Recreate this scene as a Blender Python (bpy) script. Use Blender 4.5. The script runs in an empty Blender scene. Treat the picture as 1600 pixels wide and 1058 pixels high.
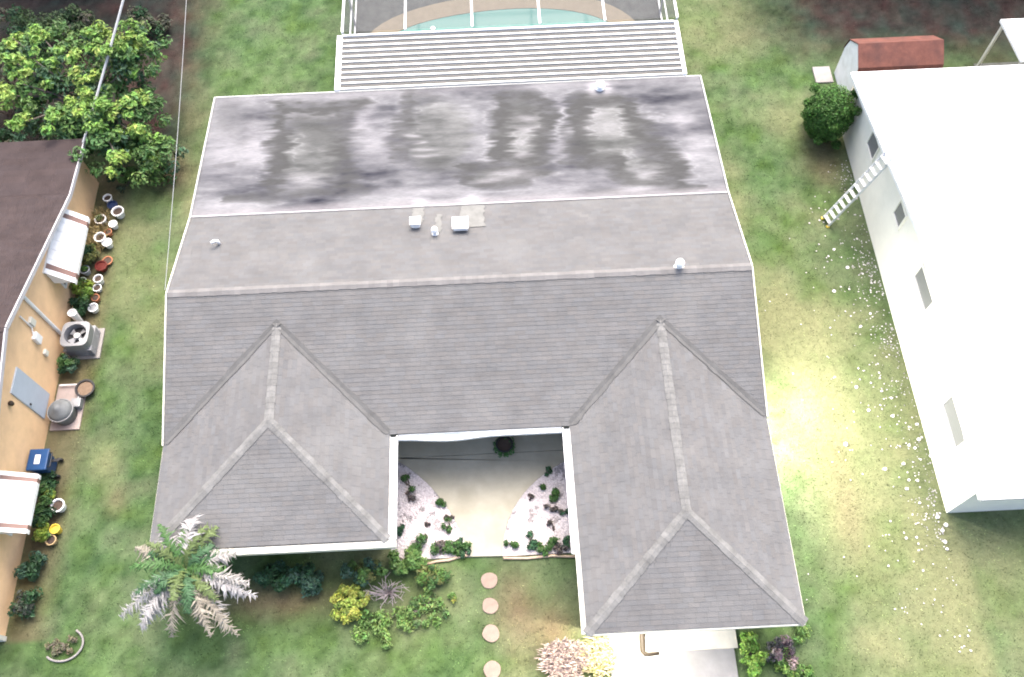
import bpy, math, random
import numpy as np
from mathutils import Vector, Matrix

random.seed(7); RNG = np.random.default_rng(11)
S = bpy.context.scene
COL = S.collection
PI = math.pi

# ------------------------------------------------------------------ camera
CAM_Z, PITCH, YAW, ROLL, FPX = 29.268, 1.0968, 0.0169, -0.0324, 1385.24
f_ = Vector((math.sin(YAW)*math.cos(PITCH), math.cos(YAW)*math.cos(PITCH), -math.sin(PITCH)))
r_ = Vector((math.cos(YAW), -math.sin(YAW), 0)); u_ = r_.cross(f_)
R2 = math.cos(ROLL)*r_ + math.sin(ROLL)*u_; U2 = -math.sin(ROLL)*r_ + math.cos(ROLL)*u_
cd = bpy.data.cameras.new('camera'); cam = bpy.data.objects.new('camera', cd); COL.objects.link(cam)
M = Matrix((R2, U2, -f_)).transposed().to_4x4(); M.translation = Vector((0, 0, CAM_Z)); cam.matrix_world = M
cd.sensor_width = 36; cd.lens = FPX/1600*36; cd.clip_start = .1; cd.clip_end = 2000
S.camera = cam

# ------------------------------------------------------------------ light
SUN_EL, SUN_AZ = math.radians(62), math.radians(8)      # azimuth from +Y towards +X
wd = bpy.data.worlds.new('World'); S.world = wd; wd.use_nodes = True
nt = wd.node_tree; bg = nt.nodes['Background']
sky = nt.nodes.new('ShaderNodeTexSky'); sky.sky_type = 'NISHITA'; sky.sun_disc = False
sky.sun_elevation = SUN_EL; sky.sun_rotation = SUN_AZ; sky.dust_density = 6; sky.air_density = 1.0; sky.ozone_density = .6
nt.links.new(sky.outputs[0], bg.inputs[0]); bg.inputs[1].default_value = .135
sd = bpy.data.lights.new('sun', 'SUN'); sd.energy = 1.4; sd.angle = math.radians(50); sd.color = (1, .95, .90)
sun = bpy.data.objects.new('sun', sd); COL.objects.link(sun)
sdir = Vector((math.sin(SUN_AZ)*math.cos(SUN_EL), math.cos(SUN_AZ)*math.cos(SUN_EL), math.sin(SUN_EL)))
sun.rotation_euler = (-sdir).to_track_quat('-Z', 'Y').to_euler(); sun.location = sdir*60
S.view_settings.view_transform = 'Standard'; S.view_settings.look = 'None'
S.view_settings.exposure = 1.95; S.view_settings.gamma = 1; S.view_settings.use_curve_mapping = False
S.render.engine = 'CYCLES'; S.cycles.max_bounces = 6; S.cycles.filter_width = 1.9

# ------------------------------------------------------------------ helpers
ORG = {}
def v3(a): return np.array(a, float)

class MB:
    def __init__(s): s.v = []; s.f = []; s.c = []
    def add(s, vs, fs, col=None):
        o = len(s.v); s.v += [tuple(map(float, q)) for q in vs]; s.f += [tuple(i+o for i in q) for q in fs]
        s.c += [col or (1, 1, 1)]*len(fs); return s
    def box(s, x0, x1, y0, y1, z0, z1, col=None):
        vs = [(x, y, z) for z in (z0, z1) for y in (y0, y1) for x in (x0, x1)]
        return s.add(vs, [(0, 2, 3, 1), (4, 5, 7, 6), (0, 1, 5, 4), (2, 6, 7, 3), (0, 4, 6, 2), (1, 3, 7, 5)], col)
    def bar(s, a, b, w, h, up=(0, 0, 1), col=None):
        a, b = Vector(a), Vector(b); d = (b-a).normalized(); up = Vector(up)
        if abs(d.dot(up)) > .95: up = Vector((1, 0, 0))
        x = d.cross(up).normalized(); y = x.cross(d)
        vs = [p + sx*x*w/2 + sy*y*h/2 for p in (a, b) for sx, sy in ((-1, -1), (1, -1), (1, 1), (-1, 1))]
        return s.add(vs, [(0, 3, 2, 1), (4, 5, 6, 7), (0, 1, 5, 4), (1, 2, 6, 5), (2, 3, 7, 6), (3, 0, 4, 7)], col)
    def prism(s, poly, z0, z1, col=None):
        n = len(poly); vs = [(x, y, z0) for x, y in poly]+[(x, y, z1) for x, y in poly]
        return s.add(vs, [tuple(range(n-1, -1, -1)), tuple(range(n, 2*n))]+[(i, (i+1) % n, n+(i+1) % n, n+i) for i in range(n)], col)
    def lathe(s, prof, n=20, c=(0, 0, 0), col=None):
        vs = []; k = len(prof)
        for i in range(n):
            a = 2*PI*i/n
            vs += [(c[0]+r*math.cos(a), c[1]+r*math.sin(a), c[2]+z) for r, z in prof]
        fs = [(i*k+j, ((i+1) % n)*k+j, ((i+1) % n)*k+j+1, i*k+j+1) for i in range(n) for j in range(k-1)]
        return s.add(vs, fs, col)
    def tube(s, pts, r, n=8, col=None):
        pts = [Vector(p) for p in pts]; rs = r if isinstance(r, (list, tuple)) else [r]*len(pts)
        vs = []; fs = []
        for i, p in enumerate(pts):
            d = (pts[min(i+1, len(pts)-1)]-pts[max(i-1, 0)]).normalized()
            a = Vector((0, 0, 1)) if abs(d.z) < .9 else Vector((1, 0, 0))
            x = d.cross(a).normalized(); y = x.cross(d)
            vs += [p+rs[i]*(math.cos(2*PI*k/n)*x+math.sin(2*PI*k/n)*y) for k in range(n)]
        for i in range(len(pts)-1):
            fs += [(i*n+k, i*n+(k+1) % n, (i+1)*n+(k+1) % n, (i+1)*n+k) for k in range(n)]
        fs += [tuple(range(n-1, -1, -1)), tuple((len(pts)-1)*n+k for k in range(n))]
        return s.add(vs, fs, col)
    def build(s, name, m, parent=None, loc=(0, 0, 0), smooth=False, bevel=0):
        return mesh_obj(name, s.v, s.f, m, parent, loc, s.c, smooth, bevel)

def mesh_obj(name, vs, fs, m, parent=None, loc=(0, 0, 0), fcol=None, smooth=False, bevel=0, pcol=None):
    org = ORG[parent.name] if parent else Vector(loc)
    me = bpy.data.meshes.new(name)
    arr = np.asarray(vs, float).reshape(-1, 3)-np.array(org)
    me.from_pydata(arr.tolist() if not isinstance(vs, np.ndarray) else arr, [], fs)
    if fcol is not None and len(fcol) == len(me.polygons):
        at = me.attributes.new('Col', 'FLOAT_COLOR', 'FACE'); b = np.ones((len(fcol), 4), np.float32); b[:, :3] = fcol
        at.data.foreach_set('color', b.ravel())
    if pcol is not None:
        at = me.attributes.new('Col', 'FLOAT_COLOR', 'POINT'); b = np.ones((len(pcol), 4), np.float32); b[:, :3] = pcol
        at.data.foreach_set('color', b.ravel())
    me.materials.append(m)
    if smooth: me.polygons.foreach_set('use_smooth', [True]*len(me.polygons))
    me.update()
    o = bpy.data.objects.new(name, me); COL.objects.link(o)
    if parent: o.parent = parent
    else: o.location = org
    ORG[o.name] = Vector(org)
    if bevel:
        md = o.modifiers.new('bevel', 'BEVEL'); md.width = bevel; md.segments = 2; md.limit_method = 'ANGLE'
    return o

def tag(o, label=None, cat=None, group=None, kind=None):
    if label: o['label'] = label
    if cat: o['category'] = cat
    if group: o['group'] = group
    if kind: o['kind'] = kind
    return o
def thing(name, label, cat, loc, group=None):
    o = bpy.data.objects.new(name, None); COL.objects.link(o); o.location = loc; o.empty_display_size = .2
    ORG[o.name] = Vector(loc); return tag(o, label, cat, group)
def copy_tree(o, loc, rz, label, sc=1):
    c = o.copy(); COL.objects.link(c); c.location = loc; c.rotation_euler = (0, 0, rz); c.scale = (sc, sc, sc)
    if label: c['label'] = label
    for ch in o.children:
        d = ch.copy(); COL.objects.link(d); d.parent = c
        for g in ch.children:
            e = g.copy(); COL.objects.link(e); e.parent = d
    return c

def vnoise(x, y, sc, seed=0):
    r = np.random.default_rng(seed).random((256, 256)); x = np.asarray(x)/sc+1000; y = np.asarray(y)/sc+1000
    xi = np.floor(x).astype(int); yi = np.floor(y).astype(int); fx = x-xi; fy = y-yi
    fx = fx*fx*(3-2*fx); fy = fy*fy*(3-2*fy); g = lambda i, j: r[(xi+i) % 256, (yi+j) % 256]
    return (g(0, 0)*(1-fx)+g(1, 0)*fx)*(1-fy)+(g(0, 1)*(1-fx)+g(1, 1)*fx)*fy
def fbm(x, y, sc, seed=0, o=4):
    t = 0; a = .5; n = 0
    for k in range(o): t = t+a*vnoise(x, y, sc/2**k, seed+k); n += a; a *= .55
    return t/n
def sstep(a, b, x):
    t = np.clip((x-a)/(b-a), 0, 1); return t*t*(3-2*t)

# ------------------------------------------------------------------ materials
def mat(name, col, rough=.8, var=.15, scale=4, bump=0, bscale=30, attr=False, metal=0, spec=.3, stretch=None, dirt=None, trans=0):
    m = bpy.data.materials.new(name); m.use_nodes = True; t = m.node_tree; N = t.nodes; L = t.links
    b = N['Principled BSDF']; b.inputs['Roughness'].default_value = rough; b.inputs['Metallic'].default_value = metal
    b.inputs['Specular IOR Level'].default_value = spec
    tc = N.new('ShaderNodeTexCoord'); src = tc.outputs['Object']
    if stretch:
        mp = N.new('ShaderNodeMapping'); mp.inputs['Scale'].default_value = stretch; L.new(src, mp.inputs[0]); src = mp.outputs[0]
    no = N.new('ShaderNodeTexNoise'); no.inputs['Scale'].default_value = scale; no.inputs['Detail'].default_value = 8; no.inputs['Roughness'].default_value = .65
    L.new(src, no.inputs['Vector'])
    mr = N.new('ShaderNodeMapRange'); mr.inputs[1].default_value = .25; mr.inputs[2].default_value = .75
    mr.inputs[3].default_value = 1-var; mr.inputs[4].default_value = 1+var; L.new(no.outputs[0], mr.inputs[0])
    mu = N.new('ShaderNodeMix'); mu.data_type = 'RGBA'; mu.blend_type = 'MULTIPLY'; mu.inputs[0].default_value = 1
    if attr:
        at = N.new('ShaderNodeAttribute'); at.attribute_name = 'Col'
        m2 = N.new('ShaderNodeMix'); m2.data_type = 'RGBA'; m2.blend_type = 'MULTIPLY'; m2.inputs[0].default_value = 1
        m2.inputs[6].default_value = (*col, 1); L.new(at.outputs['Color'], m2.inputs[7]); L.new(m2.outputs[2], mu.inputs[6])
    else: mu.inputs[6].default_value = (*col, 1)
    L.new(mr.outputs[0], mu.inputs[7]); out = mu.outputs[2]
    if dirt:
        n2 = N.new('ShaderNodeTexNoise'); n2.inputs['Scale'].default_value = dirt[1]; n2.inputs['Detail'].default_value = 6; L.new(src, n2.inputs['Vector'])
        r2 = N.new('ShaderNodeMapRange'); r2.inputs[1].default_value = .48; r2.inputs[2].default_value = .72; r2.inputs[4].default_value = dirt[2]
        L.new(n2.outputs[0], r2.inputs[0])
        m3 = N.new('ShaderNodeMix'); m3.data_type = 'RGBA'; L.new(r2.outputs[0], m3.inputs[0]); L.new(out, m3.inputs[6]); m3.inputs[7].default_value = (*dirt[0], 1); out = m3.outputs[2]
    L.new(out, b.inputs['Base Color'])
    if bump:
        n3 = N.new('ShaderNodeTexNoise'); n3.inputs['Scale'].default_value = bscale; n3.inputs['Detail'].default_value = 6; L.new(src, n3.inputs['Vector'])
        bp = N.new('ShaderNodeBump'); bp.inputs['Strength'].default_value = bump; bp.inputs['Distance'].default_value = .02
        L.new(n3.outputs[0], bp.inputs['Height']); L.new(bp.outputs[0], b.inputs['Normal'])
    if trans:
        tr = N.new('ShaderNodeBsdfTranslucent'); L.new(out, tr.inputs[0]); mx = N.new('ShaderNodeMixShader'); mx.inputs[0].default_value = trans
        L.new(b.outputs[0], mx.inputs[1]); L.new(tr.outputs[0], mx.inputs[2]); L.new(mx.outputs[0], N['Material Output'].inputs[0])
    return m

m_ground = mat('lawn_soil', (1, 1, 1), .95, .22, 5, .6, 25, attr=True, spec=.1)
m_grass = mat('grass_blades', (1, 1, 1), .7, .1, 1, attr=True, spec=.15, trans=.15)
m_shingle = mat('asphalt_shingle', (.114, .1135, .1145), .95, .14, 1.1, .5, 60, attr=True, spec=.12, dirt=((.16, .16, .157), .45, .35))
m_deck = mat('roof_underlay', (.10, .10, .10), .9)
m_cap = mat('ridge_cap_shingle', (.142, .142, .140), .95, .3, 3, .5, 50, attr=True, spec=.12)
m_valley = mat('valley_flashing', (.088, .088, .087), .9, .25, 2.5, .3, 40)
m_membrane = mat('rolled_roofing', (1, 1, 1), .75, .22, 9, .4, 14, attr=True, spec=.25, stretch=(.5, 2.5, 1))
m_white = mat('white_painted_metal', (.78, .78, .77), .45, .06, 3, dirt=((.5, .48, .44), 2.5, .35))
m_ventw = mat('white_vent_metal', (.8, .8, .79), .5, .05)
m_cream = mat('cream_painted_trim', (.62, .60, .52), .6, .1, 3)
m_wallm = mat('tan_stucco', (.5, .46, .38), .9, .08, 6, .5, 60)
m_conc = mat('concrete', (.325, .305, .245), .9, .14, 1.5, .25, 50, dirt=((.25, .235, .18), .9, .7))
m_apron = mat('pale_concrete', (.42, .40, .36), .9, .12, 2, .25, 50, dirt=((.3, .28, .24), 1.2, .5))
m_drive = mat('grey_driveway', (.2, .195, .2), .9, .14, 2, .3, 60)
m_peb = mat('white_pebble', (.52, .49, .49), .8, .15, 20, attr=True)
m_soil = mat('bed_soil', (.16, .13, .11), .95, .3, 6, .7, 30)
m_bedw = mat('pale_gravel_base', (.46, .42, .42), .95, .25, 14, .8, 60)
m_leaf = mat('leaves', (1, 1, 1), .55, .12, 3, attr=True, spec=.25, trans=.2)
m_frond_dead = mat('dry_fronds', (1, 1, 1), .85, .2, 6, attr=True, spec=.1, trans=.1)
m_bark = mat('bark', (.12, .10, .085), .95, .3, 8, .9, 20)
m_orange = mat('apricot_stucco', (.80, .54, .31), .9, .09, 2, .4, 70, dirt=((.58, .38, .23), 1.2, .45))
m_brown = mat('brown_shingle', (.045, .035, .035), .95, .25, 1.2, .5, 60, attr=True, spec=.1)
m_fasciag = mat('grey_fascia', (.3, .3, .31), .6, .12, 3)
m_brownst = mat('brown_stripe_paint', (.17, .105, .09), .5, .1)
m_door = mat('pale_blue_grey_door', (.42, .47, .53), .5, .06)
m_glass = mat('dark_window_glass', (.10, .11, .12), .08, .1, spec=.6)
m_glassl = mat('blind_behind_glass', (.19, .19, .19), .25, .2, 2, spec=.5, stretch=(1, 1, 25))
m_rwhite = mat('white_metal_roofing', (.8, .8, .82), .45, .03, .6)
m_creamw = mat('pale_cream_stucco', (.80, .77, .69), .9, .05, 2, .3, 60)
m_red = mat('red_brown_roof', (.125, .050, .038), .9, .35, 2.5, .4, 30, dirt=((.06, .032, .03), 1.6, .7))
m_alu = mat('aluminium_frame', (.55, .56, .57), .4, .08, metal=.2)
m_darkm = mat('dark_metal', (.025, .025, .028), .5, .2)
m_greym = mat('grey_metal_casing', (.26, .265, .28), .5, .12, 5, metal=.3)
m_steel = mat('ladder_aluminium', (.6, .61, .63), .35, .08, metal=.3)
m_terra = mat('terracotta', (.36, .15, .08), .85, .15)
m_plastic_blue = mat('blue_plastic', (.012, .052, .15), .4, .1)
m_potblue = mat('dark_blue_glaze', (.02, .035, .09), .3, .1)
m_red_plastic = mat('dark_red_glaze', (.10, .015, .012), .4, .1)
m_yellow = mat('yellow_plastic', (.62, .45, .06), .5, .12)
m_potsoil = mat('pot_soil', (.07, .05, .04), .95, .3, 20, .6)
m_cable = mat('cable_sheath', (.3, .31, .32), .6, .1)
m_stone = mat('pinkish_stone', (.215, .165, .135), .9, .15, 5, .4, 40)
m_coping = mat('sandy_pool_coping', (.19, .165, .12), .85, .12, 3, .3)
m_dkdeck = mat('dark_pool_paving', (.066, .072, .066), .85, .4, 2, .3)
m_slab = mat('grey_slab', (.25, .235, .225), .9, .15, 3, .3)
m_pipe = mat('brown_pipe', (.035, .026, .018), .6, .2)
m_straw = mat('pinkish_straw', (1, 1, 1), .9, .15, 8, attr=True, spec=.1)

def glow(name, col, st):
    m = bpy.data.materials.new(name); m.use_nodes = True; b = m.node_tree.nodes['Principled BSDF']
    b.inputs['Base Color'].default_value = (.8, .8, .7, 1); b.inputs['Emission Color'].default_value = (*col, 1); b.inputs['Emission Strength'].default_value = st
    return m
m_lens = glow('lit_lamp_glass', (1, .95, .75), 6)
m_water = bpy.data.materials.new('pool_water'); m_water.use_nodes = True
_b = m_water.node_tree.nodes['Principled BSDF']; _b.inputs['Base Color'].default_value = (.045, .165, .145, 1); _b.inputs['Roughness'].default_value = .12; _b.inputs['Specular IOR Level'].default_value = .25
_n = m_water.node_tree.nodes.new('ShaderNodeTexNoise'); _n.inputs['Scale'].default_value = 3
_bp = m_water.node_tree.nodes.new('ShaderNodeBump'); _bp.inputs['Strength'].default_value = .15; _bp.inputs['Distance'].default_value = .03
m_water.node_tree.links.new(_n.outputs[0], _bp.inputs['Height']); m_water.node_tree.links.new(_bp.outputs[0], _b.inputs['Normal'])
m_screen = bpy.data.materials.new('insect_screen'); m_screen.use_nodes = True
_t = m_screen.node_tree; _b = _t.nodes['Principled BSDF']; _b.inputs['Base Color'].default_value = (.09, .09, .10, 1); _b.inputs['Roughness'].default_value = .8
_tr = _t.nodes.new('ShaderNodeBsdfTransparent'); _mx = _t.nodes.new('ShaderNodeMixShader'); _mx.inputs[0].default_value = .28
_t.links.new(_tr.outputs[0], _mx.inputs[1]); _t.links.new(_b.outputs[0], _mx.inputs[2]); _t.links.new(_mx.outputs[0], _t.nodes['Material Output'].inputs[0])

# ------------------------------------------------------------------ ground
XL, XR, X6, X7 = -11.087, 8.284, -3.846, 1.947
Y0, Y1, Y2, Y3, Y5, Y8 = 25.228, 18.987, 15.205, 10.43, 7.029, 4.002
ZE, Z0, Z1, PT = 2.6, 2.316, 3.017, .302
ZR = ZE+PT*(Y2-Y3)
WXR, WXL = 14.48, -16.392            # the two neighbours' gable walls

def blob(x, y, cx, cy, rx, ry): return np.exp(-(((x-cx)/rx)**2+((y-cy)/ry)**2))
def ground_col(x, y):
    """Turf and soil colour per point, with some floodlight and shade put in."""
    n1 = fbm(x, y, 2.2, 3); n2 = fbm(x, y, .6, 9); n3 = fbm(x, y, 5, 21)
    n4 = fbm(x, y, .33, 31, 3); n5 = fbm(x, y, .9, 33, 3)
    green = np.stack([.024+.066*(n4-.25)+.020*n1, .051+.098*(n4-.25)+.022*n1, .019+.042*(n4-.25)+.028*(n5-.3)], -1)
    dry = np.stack([.125+.04*n2, .135+.03*n2, .068+.02*n2], -1)
    soil = np.stack([.105+.05*n2, .078+.03*n2, .05+.02*n2], -1)
    dark = np.stack([.016+.03*n5, .014+.026*n2, .014+.018*n2], -1)*(.5+n4[..., None])  # dark soil, blackened further to put the far corners' shade into it
    d = sstep(.42, .75, n3)*.5
    d = d+.55*sstep(9, 12, x)*sstep(23, 12, y)*(.5+.7*n1)*(1-sstep(14.3, 15, x))+.8*(n5-.45)  # dry turf, also painting the floodlit lawn pale and the neighbour's shadow darker
    for cx, cy, rx, ry, a in ((10.8, 11.5, 1.6, 3.2, .6), (11.3, 8.2, 1.0, 1.6, .5), (10.5, 15, 1.2, 1.5, .4), (9.4, 20.5, .7, 2.2, .5), (-12.8, 15.5, 1.0, 1.3, .3), (-14.2, 11.0, .6, .9, .5), (-9.2, 26.5, 1.6, 1.0, .35), (-12.2, 22.5, .5, 2.0, .35)):
        d = d+a*blob(x, y, cx, cy, rx, ry)
    d = np.clip(d, 0, .95)[..., None]
    c = green*(1-d)+dry*d
    s = .8*blob(x, y, -.1, 5.2, .7, 1.3)+.7*blob(x, y, -8, 5.9, 2.2, .5)+.5*blob(x, y, -13.5, 9.5, .4, .5)+.7*blob(x, y, 1.1, 4.6, .8, .9)
    s = s+.8*blob(x, y, -13.4, 23.4, .8, .8)+.6*sstep(1.2, .2, np.abs(x+15.9))*(y > 5)*(y < 24)+.7*blob(x, y, 13.4, 22.6, .8, 1.2)+.45*blob(x, y, 11.2, 9.2, .5, 2.5)
    s = np.clip(s*(.55+.9*n1), 0, .95)[..., None]
    c = c*(1-s)+soil*s
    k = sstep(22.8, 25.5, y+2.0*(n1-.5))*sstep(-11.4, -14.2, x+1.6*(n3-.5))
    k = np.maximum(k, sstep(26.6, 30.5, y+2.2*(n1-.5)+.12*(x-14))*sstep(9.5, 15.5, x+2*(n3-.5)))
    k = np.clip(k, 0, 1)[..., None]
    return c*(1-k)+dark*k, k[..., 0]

gx = np.concatenate([np.linspace(-320, -24, 14), np.arange(-22, 26.01, .16), np.linspace(28, 320, 14)])
gy = np.concatenate([np.linspace(-320, -3, 14), np.arange(-1, 42.01, .16), np.linspace(45, 320, 12)])
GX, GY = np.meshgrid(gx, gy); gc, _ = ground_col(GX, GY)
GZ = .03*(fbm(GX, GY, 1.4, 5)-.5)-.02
GV = np.stack([GX, GY, GZ], -1).reshape(-1, 3); nx, ny = len(gx), len(gy)
ii = np.arange(nx*ny).reshape(ny, nx); GF = np.stack([ii[:-1, :-1], ii[:-1, 1:], ii[1:, 1:], ii[1:, :-1]], -1).reshape(-1, 4)
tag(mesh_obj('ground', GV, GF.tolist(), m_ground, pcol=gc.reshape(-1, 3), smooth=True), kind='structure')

# areas with no turf: (x0,x1,y0,y1)
BARE = [(XL+.4, X6+.1, 7.3, 25.4), (X6, X7, 6.95, 25.4), (X7, XR-.35, 4.0, 25.4), (-6.4, 8.3, 25, 42), (WXR-.05, 40, 7.6, 24.4), (-40, WXL+.05, 5.1, 23.4), (2.9, 6.75, -2, 4.2), (14.6, 18.6, 25.3, 27.3), (13.9, 14.9, 26.6, 27.7)]
def free(x, y):
    k = np.ones(len(x), bool)
    for a, b, c, d in BARE: k &= ~((x > a) & (x < b) & (y > c) & (y < d))
    return k
NB = 330000
bx_, by_ = RNG.uniform(-20, 24, NB), RNG.uniform(1.5, 36, NB)
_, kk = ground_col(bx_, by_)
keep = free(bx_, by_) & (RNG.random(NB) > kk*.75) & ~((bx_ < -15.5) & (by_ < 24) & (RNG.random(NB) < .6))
bx_, by_ = bx_[keep], by_[keep]; n = len(bx_)
a = RNG.uniform(0, 2*PI, n); h = RNG.uniform(.012, .035, n); w = RNG.uniform(.008, .02, n); l = RNG.uniform(1.2, 3.0, n)*h; la = RNG.uniform(0, 2*PI, n)
dx, dy = np.cos(a)*w, np.sin(a)*w
bz = .03*(fbm(bx_, by_, 1.4, 5)-.5)-.028
P0 = np.stack([bx_-dx, by_-dy, bz], -1); P1 = np.stack([bx_+dx, by_+dy, bz], -1)
tipx, tipy = bx_+np.cos(la)*l, by_+np.sin(la)*l
P2 = np.stack([tipx+dx*.5, tipy+dy*.5, bz+h], -1); P3 = np.stack([tipx-dx*.5, tipy-dy*.5, bz+h*.95], -1)
bv = np.stack([P0, P1, P2, P3], 1).reshape(-1, 3); bf = np.arange(4*n).reshape(-1, 4)
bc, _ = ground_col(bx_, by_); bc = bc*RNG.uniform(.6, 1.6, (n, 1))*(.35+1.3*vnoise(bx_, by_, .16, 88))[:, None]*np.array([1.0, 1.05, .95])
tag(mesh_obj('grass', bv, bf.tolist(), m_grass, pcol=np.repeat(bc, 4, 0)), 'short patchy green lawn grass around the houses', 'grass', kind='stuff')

# ------------------------------------------------------------------ main house
house = thing('house', 'wide single storey house with grey shingle roof and stained flat rear roof', 'house', (-1.4, 14, 0))
HW = m_wallm
wl = [('wall', [(XL+.45, Y5+.45), (X6-.45, Y5+.45), (X6-.45, 11.6), (X7+.45, 11.6), (X7+.45, Y8+.45), (XR-.45, Y8+.45), (XR-.45, 24.9), (XL+.45, 24.9)])]
MB().prism(wl[0][1], -.1, 2.28).build('wall', HW, house)

def slope(poly, eave_dir, m_s, par, exp=.145, tabw=.33, lift=.005, thick=.006, tone=1.0):
    """A roof plane: a deck slab and, on it, courses of single shingle tabs cut to the outline."""
    P = [Vector(p) for p in poly]; u = Vector(eave_dir).normalized(); nn = (P[1]-P[0]).cross(P[2]-P[1]).normalized()
    if nn.z < 0: nn = -nn
    v = nn.cross(u).normalized()
    if v.z < 0: v = -v; u = -u
    O = P[0]; uv = [((p-O).dot(u), (p-O).dot(v)) for p in P]
    k = len(P); vs = [p-nn*.003 for p in P]+[p-nn*.11 for p in P]
    deck = MB(); order = list(range(k))
    deck.add(vs, [tuple(order), tuple(k+i for i in reversed(order))]+[(i, k+i, k+(i+1) % k, (i+1) % k) for i in order])
    d = deck.build('roof_slope', m_deck, par)
    def span(c):
        xs = []
        for i in range(k):
            (u0, v0), (u1, v1) = uv[i], uv[(i+1) % k]
            if (v0-c)*(v1-c) <= 0 and abs(v1-v0) > 1e-9: xs.append(u0+(u1-u0)*(c-v0)/(v1-v0))
        return (min(xs), max(xs)) if len(xs) > 1 else None
    vmin = min(q[1] for q in uv); vmax = max(q[1] for q in uv); mb = MB(); row = 0; c = vmin
    while c < vmax-.01:
        c1 = min(c+exp, vmax); s0 = span(c+1e-4); s1 = span(c1-1e-4)
        if s0 and s1:
            lo, hi = max(s0[0], s1[0]), min(s0[1], s1[1]); e0, e1 = min(s0[0], s1[0]), max(s0[1], s1[1])
            t = e0-random.random()*tabw
            rt = random.uniform(.97, 1.03)
            while t < e1:
                a0, a1 = t+.003, t+tabw-.003; t += tabw
                A0, A1 = max(a0, s0[0]), min(a1, s0[1]); B0, B1 = max(a0, s1[0]), min(a1, s1[1])
                if A1-A0 < .01 and B1-B0 < .01: continue
                if A1 < A0: A0 = A1 = (B0 if abs(A0-B0) < abs(A1-B1) else B1)
                if B1 < B0: B0 = B1 = (A0 if B0 > A1 else A1) if not (A0 <= B0 <= A1) else B0
                q = random.uniform(0, .003)
                f = lambda a, b, hgt: O+u*a+v*b+nn*hgt
                hh = lift+thick+q
                g = rt*random.uniform(.95, 1.055)*tone; r = random.uniform(-.02, .02)
                mb.add([f(A0, c, hh), f(A1, c, hh), f(B1, c1+.01 if c1 < vmax else c1, lift), f(B0, c1+.01 if c1 < vmax else c1, lift), f(A0, c, 0), f(A1, c, 0)], [(0, 1, 2, 3), (4, 5, 1, 0)], (g*(1+r), g, g*(1-r)))
        c = c1; row += 1
    sh = mb.build('shingles', m_s, d); tag(sh, kind='stuff')
    return d

def caps(pts, m_c, par, w=.15, step=.2, name='ridge_cap', lo=.92, hi=1.08):
    """Overlapping cap shingles along a ridge or hip."""
    mb = MB()
    for (a, na, nb), (b, _, _) in zip(pts[:-1], pts[1:]):
        a, b = Vector(a), Vector(b); d = (b-a); Ln = d.length; d.normalize(); n = int(Ln/step)
        for i in range(n):
            p, q = a+d*(i*Ln/n), a+d*((i+1)*Ln/n+.03)
            g = random.uniform(lo, hi); ra, rb = Vector(na).normalized(), Vector(nb).normalized(); up = Vector((0, 0, .034))
            upq = Vector((0, 0, .024)); ww = w*random.uniform(.92, 1.08)
            mb.add([p+ra*ww+up*.75, p+up, p+rb*ww+up*.75, q+ra*ww+upq*.75, q+upq, q+rb*ww+upq*.75, p+ra*ww, p+rb*ww], [(0, 1, 4, 3), (1, 2, 5, 4), (6, 1, 0), (1, 7, 2)], (g, g, g*.99))
    return tag(mb.build(name, m_c, par), kind='stuff')

slope([(XL, Y3, ZE), (XR, Y3, ZE), (XR, Y2, ZR), (XL, Y2, ZR)], (1, 0, 0), m_shingle, house)
slope([(XR, Y1, Z1), (XL, Y1, Z1), (XL, Y2, ZR), (XR, Y2, ZR)], (1, 0, 0), m_shingle, house)
def wing(x0, x1, yf):
    lx = (x0+x1)/2; hw = (x1-x0)/2; zt = ZE+PT*hw; yb = Y3+hw; yfr = yf+hw; e = .004
    T = lambda x, y, z: (x, y, z+e)
    slope([T(x0, Y3, ZE), T(x0, yf, ZE), T(lx, yfr, zt), T(lx, yb, zt)], (0, 1, 0), m_shingle, house)
    slope([T(x1, yf, ZE), T(x1, Y3, ZE), T(lx, yb, zt), T(lx, yfr, zt)], (0, 1, 0), m_shingle, house)
    slope([T(x0, yf, ZE), T(x1, yf, ZE), T(lx, yfr, zt)], (1, 0, 0), m_shingle, house)
    s = PT; dn = Vector((0, 0, -s))
    up = lambda x, y, z: Vector((x, y, z+.012))
    sl, sr, sf = Vector((-1, 0, -s)), Vector((1, 0, -s)), Vector((0, -1, -s))
    caps([(up(lx, yfr, zt), sl, sr), (up(lx, yb, zt), sl, sr)], m_cap, house)
    hl, hr = (Vector((-1, 1, 0))*.7+dn*0), (Vector((1, 1, 0))*.7)
    # hips: side directions run along each of the two planes
    caps([(up(x0, yf, ZE), Vector((-.7, .7, -s*.7)), Vector((.7, -.7, -s*.7))), (up(lx, yfr, zt), 0, 0)], m_cap, house)
    caps([(up(x1, yf, ZE), Vector((-.7, -.7, -s*.7)), Vector((.7, .7, -s*.7))), (up(lx, yfr, zt), 0, 0)], m_cap, house)
    for sx, xe in ((-1, x0), (1, x1)):         # valleys
        a, b = Vector((xe, Y3, ZE+.03)), Vector((lx, yb, zt+.03)); mb = MB(); n = 14
        for i in range(n):
            p, q = a.lerp(b, i/n), a.lerp(b, (i+1)/n); w = .15+.05*random.random()
            di = Vector((-sx, 0, s))*w; dj = Vector((0, 1, s))*w; up_ = Vector((0, 0, .02))
            mb.add([p+Vector((-sx*w, 0, PT*w))+up_*.5, p, p+Vector((0, w, PT*w))+up_*.5, q+Vector((-sx*w, 0, PT*w))+up_*.5, q, q+Vector((0, w, PT*w))+up_*.5], [(0, 1, 4, 3), (1, 2, 5, 4)])
        mb.build('valley_flashing', m_valley, house)
wing(XL, X6, Y5); wing(X7, XR, Y8)
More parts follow.
